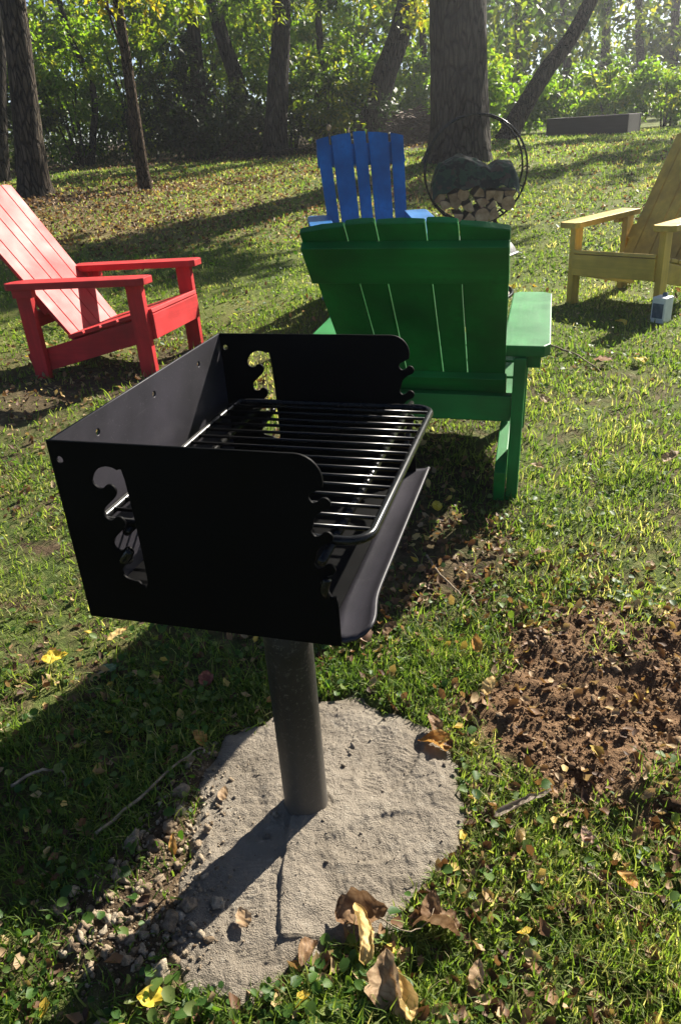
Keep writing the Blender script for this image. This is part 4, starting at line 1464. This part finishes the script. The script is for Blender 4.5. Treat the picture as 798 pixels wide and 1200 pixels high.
def shrub(name, label, x, y, rx, ry, h, n, per, size, leafm, seed, low=.0, group='shrubs of the wood edge', droop=.5):
    z0 = h1(x, y)
    e = thing(name, label, 'shrub', (x, y, z0 - .03), 0, group)
    cl = ell(n, (0, 0, low + (h - low) * .52), (rx, ry, (h - low) * .5), .28, .1)
    V, Fc, rv = leaf_cloud(cl, per, size, droop=droop)
    np_mesh('foliage', V, Fc, leafm, e, attrs={'rnd': rv})
    bm = bmesh.new()
    r_ = random.Random(seed)
    for k_ in range(6):
        a = r_.uniform(0, 6.28)
        rr = r_.uniform(.2, .8)
        P = catmull([(.1 * math.cos(a), .1 * math.sin(a), 0), (rx * .4 * rr * math.cos(a), ry * .4 * rr * math.sin(a), h * .4), (rx * rr * math.cos(a + .2), ry * rr * math.sin(a + .2), h * r_.uniform(.7, .95))], False, 4)
        add_tube(bm, P, [.022 * (1 - .8 * i / (len(P) - 1)) for i in range(len(P))], 6)
    bm_obj('stems', bm, M_BARK_GREY, e, True)
    return e


SH = [
    (-5.6, 15.2, 1.2, .9, 2.6, M_LEAF_D, 'dark shrub at the far left behind the dark bare trunk'),
    (-4.4, 15.6, 1.2, .9, 2.6, M_LEAF_G, 'loose green shrub right behind the flared left trunk'),
    (-3.5, 16.4, 1.2, .9, 3.2, M_LEAF_G, 'tall green shrub between the flared trunk and the thin tan trunk'),
    (-2.5, 15.9, 1.0, .8, 1.9, M_LEAF_D, 'dark low shrub behind the foot of the thin tan trunk'),
    (-2.1, 17.6, 1.2, .9, 3.4, M_LEAF_G, 'tall bright shrub behind the ivy covered trunk'),
    (-1.5, 15.6, .8, .7, 1.3, M_LEAF_D, 'dark low shrub between the ivy trunk and the stout trunk'),
    (-.5, 17.4, 1.1, .9, 3.2, M_LEAF_G, 'tall bright shrub behind the stout trunk'),
    (.35, 16.0, .8, .7, 1.7, M_LEAF, 'green shrub right of the stout trunk'),
    (.75, 17.9, 1.0, .8, 2.9, M_LEAF_G, 'tall pale shrub left of the leaning dark trunk'),
    (2.3, 18.6, 1.0, .8, 1.9, M_LEAF_G, 'bright yellow green shrub behind the brush pile'),
    (3.1, 16.4, .75, .7, 1.55, M_LEAF_G, 'bright shrub in front of the foot of the leaning trunk'),
    (4.2, 17.6, .9, .8, 1.35, M_LEAF_G, 'bright shrub right of the leaning trunk, left end of the hedge row'),
    (5.1, 17.4, .9, .8, 1.25, M_LEAF_G, 'yellow green shrub behind the left half of the raised bed'),
    (6.0, 17.0, .9, .8, 1.3, M_LEAF_G, 'bright shrub behind the right end of the raised bed'),
    (6.9, 16.4, .9, .8, 1.15, M_LEAF_G, 'yellowish shrub right of the raised bed'),
    (7.8, 16.0, .9, .8, 1.3, M_LEAF_G, 'bright shrub at the right edge of the hedge row'),
]
for i, (x, y, rx, ry, h, lm, lab) in enumerate(SH):
    shrub('shrub', lab, x, y, rx, ry, h, int(16 + 14 * h), 75, .115 if lm is not M_LEAF_D else .10, lm, 300 + i)

# far wood: one mass of leaves and stems, with a gap of sky above the leaning trunk
cl = []
for k_ in range(900):
    a = RNG.uniform(-.62, .75)
    d = RNG.uniform(20, 38)
    hmax = 5.8 + .14 * (d - 20)
    gap = math.exp(-((a - .235) / .035) ** 2)
    hmax = hmax * (1 - .45 * gap)
    if a > .25:
        d = RNG.uniform(26, 40)
        hmax = RNG.uniform(2.5, 7.5)
    x, y = d * math.sin(a), d * math.cos(a)
    z = .9 + hmax * RNG.random() ** .9
    cl.append((x, y, z, RNG.uniform(.7, 1.4)))
V, Fc, rv = leaf_cloud(np.array(cl), 85, .27, rmean=.45)
tag(np_mesh('far_wood', V, Fc, M_LEAF, attrs={'rnd': rv}), 'dense far wood closing the view behind the yard', 'wood', kind='stuff')
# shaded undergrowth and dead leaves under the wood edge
cl = []
for k_ in range(260):
    x = RNG.uniform(-7.5, 1.6)
    y = RNG.uniform(15.4, 19)
    cl.append((x, y, h1(x, y) + RNG.random() * .8, RNG.uniform(.2, .45)))
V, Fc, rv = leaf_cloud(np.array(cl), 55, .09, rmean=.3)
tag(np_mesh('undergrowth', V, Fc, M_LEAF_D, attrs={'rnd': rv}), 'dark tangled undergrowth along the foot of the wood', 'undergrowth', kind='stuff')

# brush pile
b = NB('brown brush')
n1 = b.noise(12, b.coord(), 4)
b.set(base=b.ramp(n1, [(.3, (.04, .025, .016)), (.7, (.15, .095, .06))]), rough=.9)
M_BRUSH = b.m
bx, by = 1.86, 15.9
bz = h1(bx, by)
bm = bmesh.new()
for k_ in range(420):
    a = RNG.random() * 6.28
    q = RNG.random() ** .5
    ht = .62 * math.sqrt(max(0, 1 - q * q)) * RNG.random() ** .5
    p = Vector((bx + .52 * q * math.cos(a), by + .40 * q * math.sin(a), bz + ht))
    dv = Vector(RNG.normal(0, 1, 3))
    dv.z *= .35
    dv = dv.normalized() * RNG.uniform(.10, .26)
    add_tube(bm, [p - dv, p + Vector(RNG.normal(0, .02, 3)), p + dv], RNG.uniform(.006, .016), 4, False)
tag(bm_obj('brush_pile', bm, M_BRUSH), 'rounded pile of brown brush and twigs between the two big trunks', 'brush pile')
# fallen branches at the wood foot
for (x0_, y0_, x1_, y1_, h_, lab) in ((-1.9, 15.2, -.9, 15.5, .45, 'pale fallen branch propped at the foot of the stout trunk'), (-1.4, 15.0, -.4, 15.1, .12, 'dark fallen branch lying before the wood')):
    tube = catmull([gpt(x0_, y0_, .05), ((x0_ + x1_) / 2, (y0_ + y1_) / 2, h1(x0_, y0_) + h_ * .7), gpt(x1_, y1_, h_)], False, 5)
    tag(tube_obj('branch', tube, [.035 * (1 - .6 * i / (len(tube) - 1)) for i in range(len(tube))], M_BARK_GREY), lab, 'branch')

# raised bed of dark timber at the back right
b = NB('dark weathered timber')
n1 = b.noise(1.0, b.coord((3, 30, 30)), 5, .65)
b.set(base=b.ramp(n1, [(.3, (.006, .005, .005)), (.7, (.024, .020, .017))]), rough=.88)
b.bump(n1, .6, .01)
M_TIMBER = b.m
p0, p1 = at(640, 160, 15.4), at(735, 157, 15.0)
px0, py0, px1, py1 = p0.x, p0.y, p1.x, p1.y
ang = math.atan2(py1 - py0, px1 - px0)
ln = math.hypot(px1 - px0, py1 - py0)
bed = thing('raised_bed', 'long dark timber raised bed at the far edge of the right lawn', 'raised bed', (px0, py0, h1(px0, py0) - .02), ang)
for nm, a_, c_, zz in (('front_beam', (0, 0), (ln, 0), .15), ('back_beam', (0, .8), (ln, .8), .15), ('end_beam', (.04, .04), (.04, .76), .15), ('end_beam', (ln - .04, .04), (ln - .04, .76), .15)):
    bm = bmesh.new()
    add_board(bm, (a_[0], a_[1], zz - .005), (c_[0], c_[1], zz - .005), .34, .07, Vector((0, 0, 1)), .01)
    bm_obj(nm, bm, M_TIMBER, bed)
bm = bmesh.new()
add_prism(bm, [(.08, .04), (ln - .08, .04), (ln - .08, .76), (.08, .76)], .0, .27, .02)
bm_obj('soil', bm, M_BRUSH, bed)

# little pale ball on a stake by the blue chair top
wp = at(385, 150, 14.2)
gzw = h1(wp.x, wp.y)
st = thing('garden_stake', 'small pale ball on a thin stake behind the top of the blue chair', 'stake', (wp.x, wp.y, gzw))
bm = bmesh.new()
bmesh.ops.create_uvsphere(bm, u_segments=16, v_segments=12, radius=.045)
bmesh.ops.scale(bm, verts=bm.verts, vec=(1, 1, 1.25))
bmesh.ops.translate(bm, verts=bm.verts, vec=(0, 0, wp.z - gzw))
bm_obj('ball', bm, M_LOG, st, True)
tube_obj('rod', [(0, 0, -.05), (0, 0, wp.z - gzw - .08)], .012, M_BARK_GREY, st)

# =================================================================== HAZE VOLUME ADDED TO IMITATE SUN GLARE
bm = bmesh.new()
bmesh.ops.create_cube(bm, size=1)
bmesh.ops.scale(bm, verts=bm.verts, vec=(260, 260, 16))
bmesh.ops.translate(bm, verts=bm.verts, vec=(0, 0, 6.2))
mh = bpy.data.materials.new('pale haze')
mh.use_nodes = True
t_ = mh.node_tree
t_.nodes.remove(t_.nodes['Principled BSDF'])
pv = t_.nodes.new('ShaderNodeVolumePrincipled')
pv.inputs['Color'].default_value = (.93, .95, 1, 1)
pv.inputs['Density'].default_value = .0026
pv.inputs['Anisotropy'].default_value = .75
t_.links.new(pv.outputs[0], t_.nodes['Material Output'].inputs['Volume'])
hz = bm_obj('glare_haze', bm, mh)
hz['kind'] = 'stuff'
hz['label'] = 'thin added haze lying over the whole yard'
hz['category'] = 'glare_haze'
